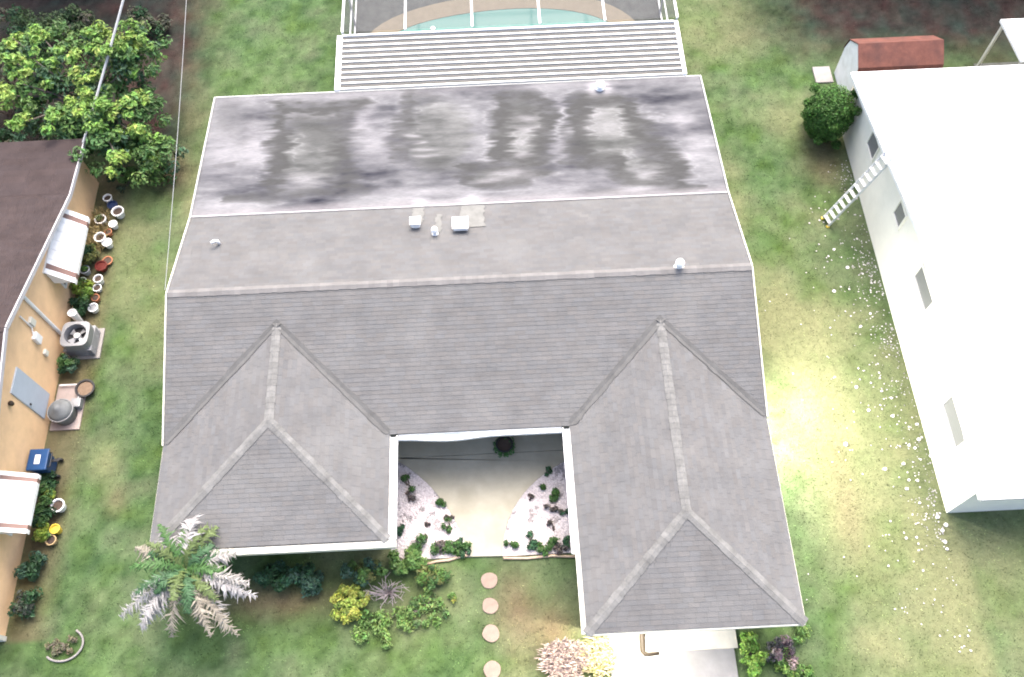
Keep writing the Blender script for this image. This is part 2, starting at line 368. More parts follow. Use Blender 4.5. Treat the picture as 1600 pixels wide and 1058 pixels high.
# main ridge
sF, sB = Vector((0, -1, -PT)), Vector((0, 1, -(ZR-Z1)/(Y1-Y2)))
m_cap2 = mat('weathered_ridge_cap', (.15, .146, .145), .95, .16, 2, .5, 50, attr=True, spec=.12)
caps([((XL, Y2, ZR+.012), sF, sB), ((XR, Y2, ZR+.012), sF, sB)], m_cap2, house)

# rear low slope roof: six lapped rolls of roofing, stained by standing water
DARK = [
 ([(-8.39, 24.52), (-8.27, 22.84), (-8.17, 21.15), (-8.22, 20.03)], .29, 1.0),
 ([(-8.15, 24.61), (-6.86, 24.27), (-5.36, 24.54)], .24, .9),
 ([(-5.92, 24.21), (-5.8, 22.68), (-5.78, 21.16), (-5.48, 20.11)], .34, .8),
 ([(-10.02, 19.77), (-8.15, 19.84), (-6.06, 19.96), (-4.65, 19.93)], .13, .8),
 ([(-7.03, 23.28), (-6.61, 22.73)], .42, .45), ([(-7.68, 23.68), (-6.03, 23.22)], .37, .6),
 ([(-3.09, 25.51), (-3.33, 24.48), (-3.6, 23.06), (-3.63, 21.53)], .24, .8),
 ([(-2.83, 25.19), (-2.62, 24.62)], .26, .5), ([(-3.27, 21.5), (-1.83, 20.85), (-.88, 20.53)], .26, .35),
 ([(.34, 24.53), (.3, 22.81), (.14, 21.12)], .29, .9), ([(.22, 24.61), (1.74, 24.51), (1.84, 24.14)], .24, .9),
 ([(1.97, 24.13), (2.02, 22.7), (1.65, 21.03)], .29, .9), ([(1.08, 24.01), (1.04, 23.29)], .42, .7),
 ([(.21, 21.12), (1.29, 20.98), (1.62, 20.54)], .26, .9),
 ([(-1.23, 20.81), (-.16, 20.75), (1.26, 20.46), (.88, 19.94), (-.65, 19.97), (-1.12, 20.38)], .18, .9),
 ([(3.36, 24.11), (3.18, 22.62), (3.08, 20.93)], .29, .9),
 ([(3.36, 24.19), (5.11, 24.0), (5.27, 23.19), (5.55, 22.47)], .24, .9),
 ([(5.57, 22.64), (5.92, 21.59), (6.38, 20.56), (6.36, 19.6)], .39, .9),
 ([(3.08, 20.93), (4.39, 20.85), (4.64, 19.86)], .24, .9), ([(2.59, 20.77), (3.53, 20.64)], .11, .8),
 ([(4.29, 19.89), (5.89, 19.53), (7.26, 19.32)], .13, .8), ([(3.53, 19.37), (5.13, 19.14), (7.01, 19.21)], .11, .8),
 ([(-10.67, 24.6), (-9.3, 23.61)], .37, .25), ([(-10.7, 23.88), (-9.71, 22.93)], .37, .3), ([(-10.72, 21.41), (-9.77, 21.48)], .08, .5)]
LIGHT = [(-10.4, 22.15, .66, 1.2, .6), (-9.13, 22.21, .53, .8, .7), (-9.38, 23.26, .32, .64, .5), (-7.04, 20.53, .58, .36, .8), (-5.05, 23.51, .37, .72, .7),
 (-4.51, 22.26, .58, .8, .6), (-3.05, 22.61, .32, .08, .9), (-2.99, 22.26, .37, .08, .9), (-2.67, 21.9, .42, .08, .8), (-2.67, 21.56, .42, .08, .8),
 (1.17, 23.25, .37, .16, .7), (1.26, 22.68, .47, .2, .7), (1.1, 22, .37, .2, .6), (1.02, 21.4, .32, .24, .7), (.54, 20.38, .53, .24, .8), (-.18, 20.1, .47, .12, .7),
 (3.98, 23.28, .34, .28, .5), (4.09, 22.63, .68, .4, .4), (5.49, 20.07, .42, .28, .8), (5.05, 19.36, .84, .16, .9), (4.23, 24.8, .4, .42, 1.8),
 (7.31, 22.71, .47, .48, .7), (7.61, 21.48, .39, .48, .6), (7.26, 20.83, .42, .24, .7), (-2.87, 19.14, .26, .28, 2), (-.97, 19.18, .42, .32, 2),
 (-3, 19.71, 1.58, .2, .5), (2.39, 19.69, 1.58, .48, .4), (-6.4, 25.05, 1.05, .32, .3), (-9.98, 19.51, 1.05, .24, .5), (2.64, 23.72, .16, .8, .4), (2.54, 21.64, .26, .48, .4)]
# faint grey inner areas ringed by the dark tide marks
INNER = [(-7, 22, 1.1, 1.9, .75), (-2.2, 22.6, 1.2, 1.9, .7), (1.05, 22.5, .8, 1.8, .8), (4.4, 22.3, 1.3, 1.6, .8), (.2, 20.35, 1.0, .35, .7), (5.3, 20.2, .9, .8, .7)]
def seg_dist(x, y, a, b):
    ax, ay = a; bx, by = b; dx, dy = bx-ax, by-ay; t = np.clip(((x-ax)*dx+(y-ay)*dy)/(dx*dx+dy*dy+1e-9), 0, 1)
    return np.hypot(x-ax-t*dx, y-ay-t*dy)
def membrane_col(x, y):
    jag = (vnoise(x*.15, y, .11, 41)-.5)*.5+(vnoise(x*.1, y, .05, 44)-.5)*.25+(vnoise(x, y, .5, 42)-.5)*.3          # ragged sideways tide lines
    xs = x+jag; ys = y+(vnoise(x, y, .7, 43)-.5)*.2
    n = fbm(x*.35, y*1.4, .8, 51); n2 = fbm(x, y, 1.6, 55)
    n3 = fbm(x*.3, y, .16, 57, 3)-.5; q = .16*(n-.5)+.13*(n2-.5)+.06*n3
    base = np.stack([.086+q, .087+q, .095+q*1.0], -1)
    k = np.zeros_like(x)
    for cx, cy, rx, ry, s in INNER: k = np.maximum(k, s*sstep(1.25, .7, np.hypot((xs-cx)/rx, (ys-cy)/ry)))
    inner = np.stack([.066+.10*(n-.5)+.05*n3, .069+.10*(n-.5)+.05*n3, .066+.10*(n-.5)+.05*n3], -1)
    c = base*(1-k[..., None])+inner*k[..., None]
    k = np.zeros_like(x)
    for pts, w, s in DARK:
        d = np.full_like(x, 9.)
        for a, b in zip(pts[:-1], pts[1:]): d = np.minimum(d, seg_dist(xs, ys, a, b))
        k = np.maximum(k, s*sstep(w*2.3, w*.6, d))
    rim = np.zeros_like(x)
    for pts, w, s in DARK:
        d = np.full_like(x, 9.)
        for a, b in zip(pts[:-1], pts[1:]): d = np.minimum(d, seg_dist(xs, ys, a, b))
        rim = np.maximum(rim, s*np.exp(-((d-w*2.2)/.055)**2))
    rim = (rim*sstep(.3, .1, k)*sstep(.4, .7, n)*.3)[..., None]; c = c*(1-rim)+np.array([.23, .23, .24])*rim
    k = np.clip(k*(.35+1.1*n+1.3*n3+.5*(vnoise(x, y*2, .45, 95)-.4)), 0, 1)*.93; dk = np.array([.028, .029, .029])
    c = c*(1-k[..., None])+dk*k[..., None]
    for cx, cy, rx, ry, s in LIGHT:
        g = s*.55*np.exp(-((xs-cx)/rx)**2-((ys-cy)/ry)**2)
        g = np.clip(g, 0, 1)[..., None]; c = c*(1-g)+np.array([.25, .245, .26])*g
    g = (sstep(19.45, 19.1, ys+.1*(n2-.5))*.5)[..., None]; c = c*(1-g)+np.array([.21, .20, .208])*g
    g = (sstep(24.7, 25.1, y)*.25)[..., None]; c = c*(1-g)+np.array([.16, .156, .166])*g
    return c
mroof = tag(MB().add([(XL, Y0, Z0-.01), (XR, Y0, Z0-.01), (XR, Y1, Z1-.01), (XL, Y1, Z1-.01), (XL, Y0, Z0-.14), (XR, Y0, Z0-.14), (XR, Y1, Z1-.14), (XL, Y1, Z1-.14)],
      [(0, 3, 2, 1), (4, 5, 6, 7), (0, 1, 5, 4), (1, 2, 6, 5), (2, 3, 7, 6), (3, 0, 4, 7)]).build('flat_roof', m_deck, house))
NR = 6; sl = (Z1-Z0)/(Y0-Y1)
for i in range(NR):
    ya, yb = Y0-(Y0-Y1)*i/NR, Y0-(Y0-Y1)*(i+1)/NR-(.07 if i < NR-1 else 0)
    ya += .0
    xs = np.arange(XL, XR+.001, (XR-XL)/400); ys = np.linspace(ya, yb, 26)
    X, Y = np.meshgrid(xs, ys); Y = Y + (.012*(vnoise(X, Y*0, 1.5, 60+i)-.5) if 0 < i else 0)
    Z = Z0+sl*(Y0-Y)+.004+.012*(fbm(X*.6, Y, .9, 70)-.5)
    t = np.linspace(0, 1, 26)[:, None]; Z = Z+.010*t*0+.008*(1-t)
    idx = np.arange(X.size).reshape(X.shape); F = np.stack([idx[:-1, :-1], idx[1:, :-1], idx[1:, 1:], idx[:-1, 1:]], -1).reshape(-1, 4)
    mesh_obj('membrane_sheet', np.stack([X, Y, Z], -1).reshape(-1, 3), F.tolist(), m_membrane, mroof, pcol=membrane_col(X, Y).reshape(-1, 3), smooth=True)
# pale metal step where the shingles start
MB().bar((XL, Y1-.01, Z1+.035), (XR, Y1-.01, Z1+.035), .055, .03).build('flashing_strip', mat('galvanised_flashing', (.34, .33, .335), .6, .25, 2), house)
# edge trims along the two gables and at the back
dr = mat('pale_drip_edge', (.42, .42, .40), .55, .2, 2)
for x, s in ((XL, -1), (XR, 1)):
    mb = MB(); xx = x+s*.025
    mb.bar((xx, Y0, Z0+.0), (xx, Y1, Z1+.0), .05, .14); mb.build('drip_edge', dr, house)
    mb = MB(); mb.bar((xx, Y1-.01, Z1), (xx, Y2, ZR-.03), .04, .15); mb.bar((xx, Y2, ZR-.03), (xx, Y3, ZE-.03), .04, .15); mb.build('rake_board', m_cream, house)
MB().bar((XL, Y0+.025, Z0-.03), (XR, Y0+.025, Z0-.03), .05, .12).build('drip_edge', dr, house)
# gable infill
for x, s in ((XL+.45, 1), (XR-.45, -1)):
    MB().add([(x, Y3+.3, 2.28), (x, 24.9, 2.28), (x, 24.9, 2.30), (x, Y1, Z1-.14), (x, Y2, ZR-.13), (x, Y3+.3, ZE-.05), (x+s*.1, Y3+.3, 2.28), (x+s*.1, 24.9, 2.28), (x+s*.1, 24.9, 2.30), (x+s*.1, Y1, Z1-.14), (x+s*.1, Y2, ZR-.13), (x+s*.1, Y3+.3, ZE-.05)],
        [(0, 1, 2, 3, 4, 5), (11, 10, 9, 8, 7, 6)]).build('gable_wall', HW, house)
# gutters: open troughs with two lips
def gutter(a, b, side, w=.17, h=.13, sag=None, m=None):
    a, b = Vector(a), Vector(b); sd_ = Vector(side); n = 14; mb = MB()
    prof = [(0, 0), (0, -h), (w, -h), (w, 0), (w-.045, 0), (w-.045, -.02), (w-.02, -.02), (w-.02, -h+.02), (.012, -h+.02), (.012, 0)]
    rings = []
    for i in range(n+1):
        p = a.lerp(b, i/n); dz = sag(i/n) if sag else 0; ds = (sag(i/n)*.6 if sag else 0)
        rings.append([p+sd_*(q-ds*(q > .05))+Vector((0, 0, z+dz*(q > .05))) for q, z in prof])
    k = len(prof)
    mb.add([v for r in rings for v in r], [(i*k+j, i*k+(j+1) % k, (i+1)*k+(j+1) % k, (i+1)*k+j) for i in range(n) for j in range(k)]+[tuple(range(k)), tuple(n*k+j for j in reversed(range(k)))])
    return mb.build('gutter', m or m_white, house)
zt = ZE-.035
gutter((X6+.01, Y5+.02, zt), (X6+.01, Y3-.04, zt), (1, 0, 0), w=.24)
gutter((X7-.01, Y3-.04, zt), (X7-.01, 6.35, zt), (-1, 0, 0), w=.24)
gutter((X6+.26, Y3-.01, zt), (X7-.26, Y3-.01, zt), (0, -1, 0), w=.17, sag=lambda t: -.10*math.sin(PI*min(1, t/.62))**2 if t < .62 else 0)
MB().box(X7-.14, X7-.0, Y8, 6.34, zt-.16, zt).build('fascia', m_cream, house)
g = MB(); g.box(XL, X6+.24, Y5-.22, Y5-.01, zt-.22, zt-.015); g.build('fascia', m_cream, house, bevel=.01)
MB().box(X7, XR, Y8-.05, Y8-.005, zt-.17, zt-.005).build('fascia', m_cream, house)
for x, y0 in ((XL-.03, Y5), (XR-.01, Y8)):
    MB().box(x, x+.04, y0, Y3, zt-.16, zt-.004).build('fascia', m_cream, house)
sof = MB(); sof.prism([(XL+.01, Y5+.01), (X6-.01, Y5+.01), (X6-.01, 11.7), (X7+.01, 11.7), (X7+.01, Y8+.01), (XR-.01, Y8+.01), (XR-.01, 24.8), (XL+.01, 24.8)], 2.29, 2.31)
sof.build('soffit', m_cream, house)
# courtyard door and windows, garage door
d = MB().box(-1.4, -.45, 11.54, 11.6, .1, 2.15).build('door', m_white, house)
MB().lathe([(0, -.03), (.03, -.03), (.03, .03), (0, .03)], 10, (-.55, 11.51, 1.05)).build('handle', m_darkm, d)
def window(par, x0, x1, z0, z1, y, pane=m_glass):
    fr = MB()
    for q in ((x0, x0+.06, z0, z1), (x1-.06, x1, z0, z1), (x0+.06, x1-.06, z0, z0+.06), (x0+.06, x1-.06, z1-.06, z1), ((x0+x1)/2-.02, (x0+x1)/2+.02, z0+.06, z1-.06)):
        fr.box(q[0], q[1], y-.05, y, q[2], q[3])
    f = fr.build('window', m_white, par); MB().box(x0+.06, x1-.06, y-.015, y-.004, z0+.06, z1-.06).build('pane', pane, f)
window(house, -8.6, -6.8, .9, 2.1, Y5+.448); window(house, .1, 1.5, .9, 2.1, 11.598)
gd = MB().box(3.95, 7.2, Y8+.40, Y8+.449, 0, 2.1).build('garage_door', m_white, house)
for i in range(4): MB().box(4.0, 7.15, Y8+.37, Y8+.399, .04+i*.52, .5+i*.52).build('panel', m_white, gd, bevel=.008)
# roof vents, each a short hooded stack on a flange
def vent(x, y, z, r, h, hood, name='roof_vent', sq=False):
    mb = MB(); mb.lathe([(r*1.9, -.05), (r*1.9, .03), (r*1.05, .05), (r, h), (0, h)], 18, (x, y, z))
    o = mb.build(name, m_ventw, house, smooth=False)
    mb = MB()
    if sq: mb.box(x-hood, x+hood, y-hood*.9, y+hood*.9, z+h*.55, z+h+.05); mb.box(x-hood*1.15, x+hood*1.15, y-hood, y+hood, z+h+.05, z+h+.075)
    else: mb.lathe([(0, h+.16), (hood*.7, h+.12), (hood, h+.03), (hood, h-.06), (r, h-.05)], 18, (x, y, z))
    mb.build('hood', m_ventw, o, bevel=.01 if sq else 0)
zb = lambda y: Z1+(Y1-y)*(ZR-Z1)/(Y1-Y2)
vent(-2.95, 17.95, zb(17.95), .08, .28, .17, sq=True)
vent(-2.27, 17.5, zb(17.5), .06, .24, .12)
vent(-1.37, 17.75, zb(17.75), .11, .26, .25, sq=True)
vent(5.88, 15.3, ZR-.02, .09, .30, .15)
mb = MB(); mb.tube([(-9.78, 17.5, zb(17.5)-.02), (-9.80, 17.48, zb(17.5)+.22), (-9.86, 17.42, zb(17.5)+.32), (-9.98, 17.36, zb(17.5)+.30)], .055, 10); mb.build('vent_pipe', m_ventw, house, smooth=True)
MB().lathe([(.16, -.02), (.16, .02), (.10, .05), (.10, .2), (.2, .22), (.17, .3), (0, .33)], 18, (4.23, 24.75, Z0+.05)).build('roof_vent', m_ventw, house)
# patches of grey white sealant smeared up the shingles behind the vents
seal = mat('sealant_smear', (.148, .149, .142), .9, .2, 3)
def smear(x, w, y0, y1):
    mb = MB(); n = 10
    for i in range(n):
        a, b = y0+(y1-y0)*i/n, y0+(y1-y0)*(i+1)/n; j = lambda: random.uniform(-.05, .05)
        if i == 0: e = [x-w+j(), x+w+j()]
        e2 = [x-w+j(), x+w+j()]
        mb.add([(e[0], a, zb(a)+.034), (e[1], a, zb(a)+.034), (e2[1], b, zb(b)+.034), (e2[0], b, zb(b)+.034)], [(0, 1, 2, 3)]); e = e2
    mb.build('sealant_patch', seal, house)
smear(-2.9, .2, 18.1, 18.9); smear(-.95, .42, 17.75, 18.9); smear(-2.15, .1, 17.55, 18.5)
# lamps: a floodlight on the side wall, a wall light by the garage
fl = MB().box(XR-.45, XR-.30, 10.9, 11.1, 2.0, 2.1).build('floodlight', m_darkm, house)
MB().box(XR-.33, XR-.22, 10.85, 11.15, 1.86, 2.0).build('lamp_head', m_darkm, fl)
MB().box(XR-.219, XR-.21, 10.88, 11.12, 1.88, 1.98).build('lens', m_lens, fl)
def lamp(kind, loc, aim, e, col, size=.1, ang=150, blend=.3):
    ld = bpy.data.lights.new('lamp_light', kind); ld.energy = e; ld.color = col; ld.shadow_soft_size = size
    if kind == 'SPOT': ld.spot_size = math.radians(ang); ld.spot_blend = blend
    o = bpy.data.objects.new('lamp_light', ld); COL.objects.link(o); o.location = loc
    if aim: o.rotation_euler = (Vector(aim)-Vector(loc)).to_track_quat('-Z', 'Y').to_euler()
    return o
lamp('SPOT', (XR-.17, 11.0, 1.93), (12.8, 9.6, 0), 1250, (1, .98, .90), .08, 160, .7)
wlp = MB().box(3.2, 3.32, Y8+.40, Y8+.449, 1.75, 2.0).build('wall_lamp', m_darkm, house)
MB().lathe([(0, -.12), (.05, -.12), (.06, .1), (0, .1)], 12, (3.26, Y8+.33, 1.87)).build('lamp_glass', m_lens, wlp)
lamp('POINT', (3.26, Y8+.22, 1.80), None, 330, (1, .95, .82), .06)
mb = MB(); mb.tube([(3.9, 4.38, .12), (3.86, 4.2, .05), (3.84, 3.78, .05), (3.9, 3.70, .05), (4.02, 3.68, .05), (4.34, 3.70, .045)], [.1, .1, .09, .075, .06, .05], 8)
tag(mb.build('drain_hose', m_pipe, None, (3.86, 4, 0), smooth=True), 'dark bent drain hose lying on the bright concrete before the garage', 'hose')

# ------------------------------------------------------------------ courtyard
def curve_pts(p0, p1, p2, n=14): return [tuple((1-t)**2*v3(p0)+2*t*(1-t)*v3(p1)+t*t*v3(p2)) for t in np.linspace(0, 1, n)]
left_edge = curve_pts((-4.1, 10.55), (-2.15, 9.35), (-1.5, 7.0)); right_edge = curve_pts((-.43, 6.97), (-.35, 9.2), (2.2, 10.3))
tag(MB().prism(left_edge+right_edge+[(2.2, 10.53), (-4.1, 10.53)], -.1, .055).build('courtyard_path', m_conc, bevel=.01), kind='structure')
tag(MB().box(-4.3, 2.4, 10.545, 11.6, -.1, .058).build('entry_slab', m_conc, bevel=.01), kind='structure')
bed_l = left_edge+[(-4.1, 7.0)]; bed_r = right_edge+[(2.2, 6.97)]
tag(MB().prism([(-4.1, 7.0)]+left_edge[::-1], -.1, .02).build('gravel_bed', m_bedw), kind='structure')
tag(MB().prism([(2.2, 6.97)]+right_edge[::-1], -.1, .02).build('gravel_bed', m_bedw), kind='structure')
def inside(x, y, poly):
    c = np.zeros(len(x), bool)
    for (x0, y0), (x1, y1) in zip(poly, poly[1:]+poly[:1]):
        k = ((y0 > y) != (y1 > y)) & (x < (x1-x0)*(y-y0)/(y1-y0+1e-12)+x0); c ^= k
    return c
def pebbles(name, x, y, z, r, cols, label, cat='gravel'):
    n = len(x); base = np.array([(0, 0, 1), (1, 0, .1), (.5, .87, 0), (-.5, .87, .1), (-1, 0, 0), (-.5, -.87, .1), (.5, -.87, 0)]); sc = RNG.uniform(.6, 1.35, (n, 1, 3))*np.array([1, 1, .6]); th = RNG.uniform(0, 2*PI, n)
    V = base[None]*sc*r[:, None, None]; X = V[..., 0]*np.cos(th)[:, None]-V[..., 1]*np.sin(th)[:, None]; Yv = V[..., 0]*np.sin(th)[:, None]+V[..., 1]*np.cos(th)[:, None]
    V = np.stack([X+x[:, None], Yv+y[:, None], V[..., 2]+np.asarray(z)], -1).reshape(-1, 3)
    F = (np.array([(0, 1, 2), (0, 2, 3), (0, 3, 4), (0, 4, 5), (0, 5, 6), (0, 6, 1)])[None]+7*np.arange(n)[:, None, None]).reshape(-1, 3)
    return tag(mesh_obj(name, V, F.tolist(), m_peb, pcol=np.repeat(cols, 7, 0)), label, cat, kind='stuff')
for poly, lab, (a, b) in ((bed_l, 'white pebble gravel in the courtyard bed on the longer paved side by the small hip wing', (-4.1, -1.5)), (bed_r, 'white pebble gravel in the courtyard bed beside the garage wing', (-.45, 2.2))):
    x = RNG.uniform(a, b, 9000); y = RNG.uniform(7, 10.6, 9000); k = inside(x, y, poly)
    edge = sstep(7.75, 7.2, y+.5*(fbm(x, y, .6, 15)-.5)*1.5)
    k &= RNG.random(9000) > edge*.9
    x, y = x[k], y[k]; dk = (fbm(x, y, .28, 17) < .36)[:, None]
    c = np.where(dk, .55, 1.0)*RNG.uniform(.8, 1.15, (len(x), 1))*np.array([[1, .97, .99]])
    pebbles('gravel', x, y, .025, RNG.uniform(.02, .05, len(x)), c, lab)
# edging in front of the beds
def edging(name, pts, m, label):
    mb = MB(); mb.tube([(x, y, .04) for x, y in pts], .045, 8)
    tag(mb.build(name, m, None, (pts[0][0], pts[0][1], 0), smooth=True), label, 'edging')
m_edge = mat('pinkish_edging', (.42, .32, .24), .9, .2)
edging('bed_edging', [(-2.95, 6.82), (-2.6, 6.9), (-2.2, 6.92), (-1.9, 7.0), (-1.53, 7.05)], m_edge, 'short crooked pinkish edging between the shrubs and the path mouth')
edging('bed_edging', [(-.4, 6.9), (.4, 6.86), (1.2, 6.9), (2.0, 6.83)], m_edge, 'straight thin pinkish edging from path mouth to garage wing gutter')
# stepping stones
for i, (y, r, lab) in enumerate(((6.2, .27, 'round stepping stone nearest to the courtyard path'), (5.4, .26, 'second round stepping stone out from the courtyard path'), (4.55, .27, 'third round stepping stone out from the courtyard path'), (3.45, .27, 'round stepping stone farthest from the courtyard path'))):
    pts = [(-.89+r*(1+.05*math.sin(3*q+i*2))*math.cos(q), y+r*(1+.05*math.cos(2*q+i))*math.sin(q)) for q in np.linspace(0, 2*PI, 26)[:-1]]
    tag(MB().prism(pts, -.05, .035).build('stepping_stone', m_stone, None, (-.89, y, 0), bevel=.012), lab, 'paving stone', 'stepping stones across the front lawn')
# driveway
tag(MB().box(2.8, 6.83, 3.74, 4.42, -.1, .03).build('garage_apron', m_apron), kind='structure')
tag(MB().box(2.8, 4.6, -3, 3.735, -.1, .026).build('lamp_washed_driveway', m_apron), kind='structure')  # left part of the drive, garage lamp's glare put into its paler colour
tag(MB().box(4.605, 6.7, -3, 3.735, -.1, .026).build('driveway', m_drive), kind='structure')

# ------------------------------------------------------------------ foliage makers
def leaf_mesh(clusters, size, cols, flat=.5, jit=.35, per=None):
    """clusters: (cx,cy,cz,rx,ry,rz,n,colour index). Leaf shaped quads spread through ellipsoids."""
    V = []; C = []
    for cx, cy, cz, rx, ry, rz, n, ci in clusters:
        d = RNG.normal(size=(n, 3)); d /= np.linalg.norm(d, axis=1)[:, None]; rad = RNG.random(n)**.45
        p = d*rad[:, None]*np.array([rx, ry, rz])+np.array([cx, cy, cz])
        nr = d+np.array([0, 0, flat])+RNG.normal(0, jit, (n, 3)); nr /= np.linalg.norm(nr, axis=1)[:, None]
        t = np.cross(nr, RNG.normal(size=(n, 3))); t /= np.linalg.norm(t, axis=1)[:, None]; b = np.cross(nr, t)
        s = size*RNG.uniform(.6, 1.4, n)[:, None]
        q = np.stack([p-t*s, p-b*s*.45+nr*s*.1, p+t*s-nr*s*.25, p+b*s*.45+nr*s*.1], 1); V.append(q.reshape(-1, 3))
        col = np.array(cols[ci])[None]*RNG.uniform(.6, 1.45, (n, 1))*(1+RNG.normal(0, .08, (n, 3))); C.append(np.repeat(col, 4, 0))
    V = np.concatenate(V); C = np.clip(np.concatenate(C), .004, 1); F = np.arange(len(V)).reshape(-1, 4)
    return V, F.tolist(), C
def shrub(name, label, cat, loc, clusters, size, cols, group=None, stems=None, stem_m=None, m=None, flat=.5):
    t = thing(name, label, cat, loc, group)
    L = Vector(loc); cl = [(L.x+c[0], L.y+c[1], L.z+c[2], *c[3:]) for c in clusters]
    V, F, C = leaf_mesh(cl, size, cols, flat); mesh_obj('foliage', V, F, m or m_leaf, t, pcol=C)
    mb = MB()
    for c in (stems or clusters[:5]):
        a = Vector((L.x+random.uniform(-.05, .05), L.y+random.uniform(-.05, .05), L.z-.05)); e = L+Vector(c[:3]); mid = a.lerp(e, .5)+Vector((0, 0, .1))
        mb.tube([a, mid, e], [.03, .022, .012], 6)
    mb.build('stem', stem_m or m_bark, t)
    return t
GREEN = (.055, .115, .035); DKG = (.025, .065, .028); LIME = (.28, .34, .035); MID = (.09, .17, .045); OLIVE = (.13, .15, .05); BLUEG = (.05, .10, .065)
PURP = (.12, .085, .10); PINKG = (.28, .23, .22)

# courtyard plants
plants = [(-3.55, 9.55, .22, 0), (-3.5, 9.1, .17, 2), (-2.45, 8.85, .2, 0), (-2.25, 8.35, .13, 2), (-2.15, 8.0, .2, 0), (-3.75, 7.85, .22, 1), (-2.9, 8.15, .10, 2), (-1.85, 7.55, .14, 1), (-3.0, 7.7, .13, 2), (-1.75, 7.35, .26, 0), (-2.5, 7.35, .28, 2), (-2.0, 7.2, .25, 0), (-3.2, 7.3, .35, 0), (-2.4, 7.15, .3, 0), (-1.7, 7.12, .2, 1),
          (1.28, 9.75, .16, 1), (1.0, 9.25, .16, 0), (1.32, 8.95, .27, 0), (.6, 8.9, .1, 2), (1.35, 8.5, .2, 2), (1.75, 8.35, .14, 1), (1.2, 8.05, .13, 2), (-.1, 7.35, .22, 0), (.5, 7.3, .25, 1), (1.1, 7.25, .25, 0), (1.7, 7.3, .22, 1), (.8, 7.12, .2, 0), (1.45, 7.12, .2, 2)]
cset = [[(.055, .12, .035)], [(.035, .09, .045)], [(.10, .085, .08)]]
PL = ['leafy green plant near the top of the bed by small hip wing', 'small brown tuft under the topmost green plant of the bed by small hip wing', 'upper green plant on the curved path edge, bed by small hip wing', 'small brown tuft on the path edge between two green plants, bed by small hip wing', 'lower green plant on the curved path edge, bed by small hip wing', 'dark green plant tucked against the gutter of the small hip wing', 'tiny brown tuft in the middle of the bed by small hip wing', 'dark green low plant nearest the path mouth, bed by small hip wing', 'small brown tuft low in the middle of the bed by small hip wing', 'bushy green plant at the path mouth, bed by small hip wing', 'brownish bush among green ones at near end of the bed by small hip wing', 'bushy green plant right of the brownish bush in the bed by small hip wing', 'widest green bush at the near corner of the small hip wing', 'broad green bush in front of the brownish bush, bed by small hip wing', 'low dark green plant at the crooked edging end by the path mouth',
 'dark green plant highest up in the bed beside the garage wing', 'green plant on the curved path edge of the bed beside the garage wing', 'largest green plant in the middle of the bed beside the garage wing', 'tiny brown tuft on the path edge of the bed beside the garage wing', 'brownish plant just below the largest green one beside the garage wing', 'small dark green plant against the garage wing gutter', 'small brown tuft in the lower middle of the bed beside the garage wing', 'green plant at the path mouth, bed beside the garage wing', 'bushy dark green plant second from the path mouth, bed beside the garage wing', 'bushy green plant in the near row midway along the straight edging', 'dark green plant at the gutter end of the near row beside the garage wing', 'low green plant touching the straight edging beside the garage wing', 'low brownish plant touching the straight edging beside the garage wing']
for (x, y, r, c), ttl in zip(plants, PL):
    sub = [(random.gauss(0, r*.5), random.gauss(0, r*.5), r*random.uniform(.3, .9), r*random.uniform(.4, .7), r*random.uniform(.4, .7), r*.5, int(16+1000*r*r), 0) for _ in range(4)]
    shrub('courtyard_plant', ttl, 'plant', (x, y, .02), sub, .055, cset[c], 'small plants in the courtyard gravel beds', flat=.3)

# dark planter ring against the front wall
pt = thing('planter', 'round black planter with green leaves under the courtyard eave', 'planter', (-.2, 10.72, .058))
MB().lathe([(0, 0), (.2, 0), (.28, .34), (.3, .34), (.3, .4), (.25, .4), (.25, .3), (0, .3)], 24, (-.2, 10.72, .058)).build('pot', m_darkm, pt)
MB().lathe([(0, .31), (.245, .31)], 20, (-.2, 10.72, .058)).build('soil', m_potsoil, pt)
V, F, C = leaf_mesh([(-.2+.3*math.cos(q), 10.72+.3*math.sin(q)-.03, .3, .12, .12, .15, 40, 0) for q in np.linspace(0, 6.28, 10)[:-1]], .05, [(.05, .14, .04)]); mesh_obj('foliage', V, F, m_leaf, pt, pcol=C)

# ------------------------------------------------------------------ front shrubs
def rcl(n, rx, ry, rz, r, per, ncol, zc=.4):
    out = []
    for i in range(n):
        a = random.uniform(0, 2*PI); q = math.sqrt(random.random())
        out.append((rx*q*math.cos(a), ry*q*math.sin(a), zc+random.uniform(-.5, .5)*rz, r*random.uniform(.7, 1.3), r*random.uniform(.7, 1.3), r*random.uniform(.6, 1), per, random.randrange(ncol)))
    return out
shrub('shrub', 'dark green rounded shrub against the wall next to the drooping palm', 'shrub', (-7.6, 6.55, 0), rcl(16, .55, .35, .5, .24, 150, 2, .6), .07, [DKG, (.03, .08, .045)])
shrub('shrub', 'dark bluish green shrub between the palm and the yellow bush', 'shrub', (-6.7, 6.45, 0), rcl(14, .5, .38, .5, .22, 140, 2, .55), .07, [BLUEG, DKG])
shrub('yellow_bush', 'bright yellow green croton bush in the front bed', 'shrub', (-5.35, 5.65, 0), rcl(26, .55, .5, .4, .17, 110, 3, .45), .06, [(.33, .36, .075), (.27, .33, .07), (.18, .25, .06)])
shrub('shrub', 'loose mid green shrub under the gutter corner behind the yellow bush', 'shrub', (-4.9, 6.6, 0), rcl(16, .7, .3, .4, .2, 110, 3, .55), .065, [MID, BLUEG, OLIVE])
shrub('shrub', 'light green leafy shrub at the corner of the gravel bed', 'shrub', (-3.55, 6.95, 0), rcl(16, .6, .35, .3, .2, 110, 2, .4), .065, [MID, (.12, .21, .06)])
shrub('shrub', 'dull green shrub in front of the short pinkish edging', 'shrub', (-2.7, 6.35, 0), rcl(16, .75, .3, .25, .2, 90, 3, .3), .06, [MID, GREEN, OLIVE])
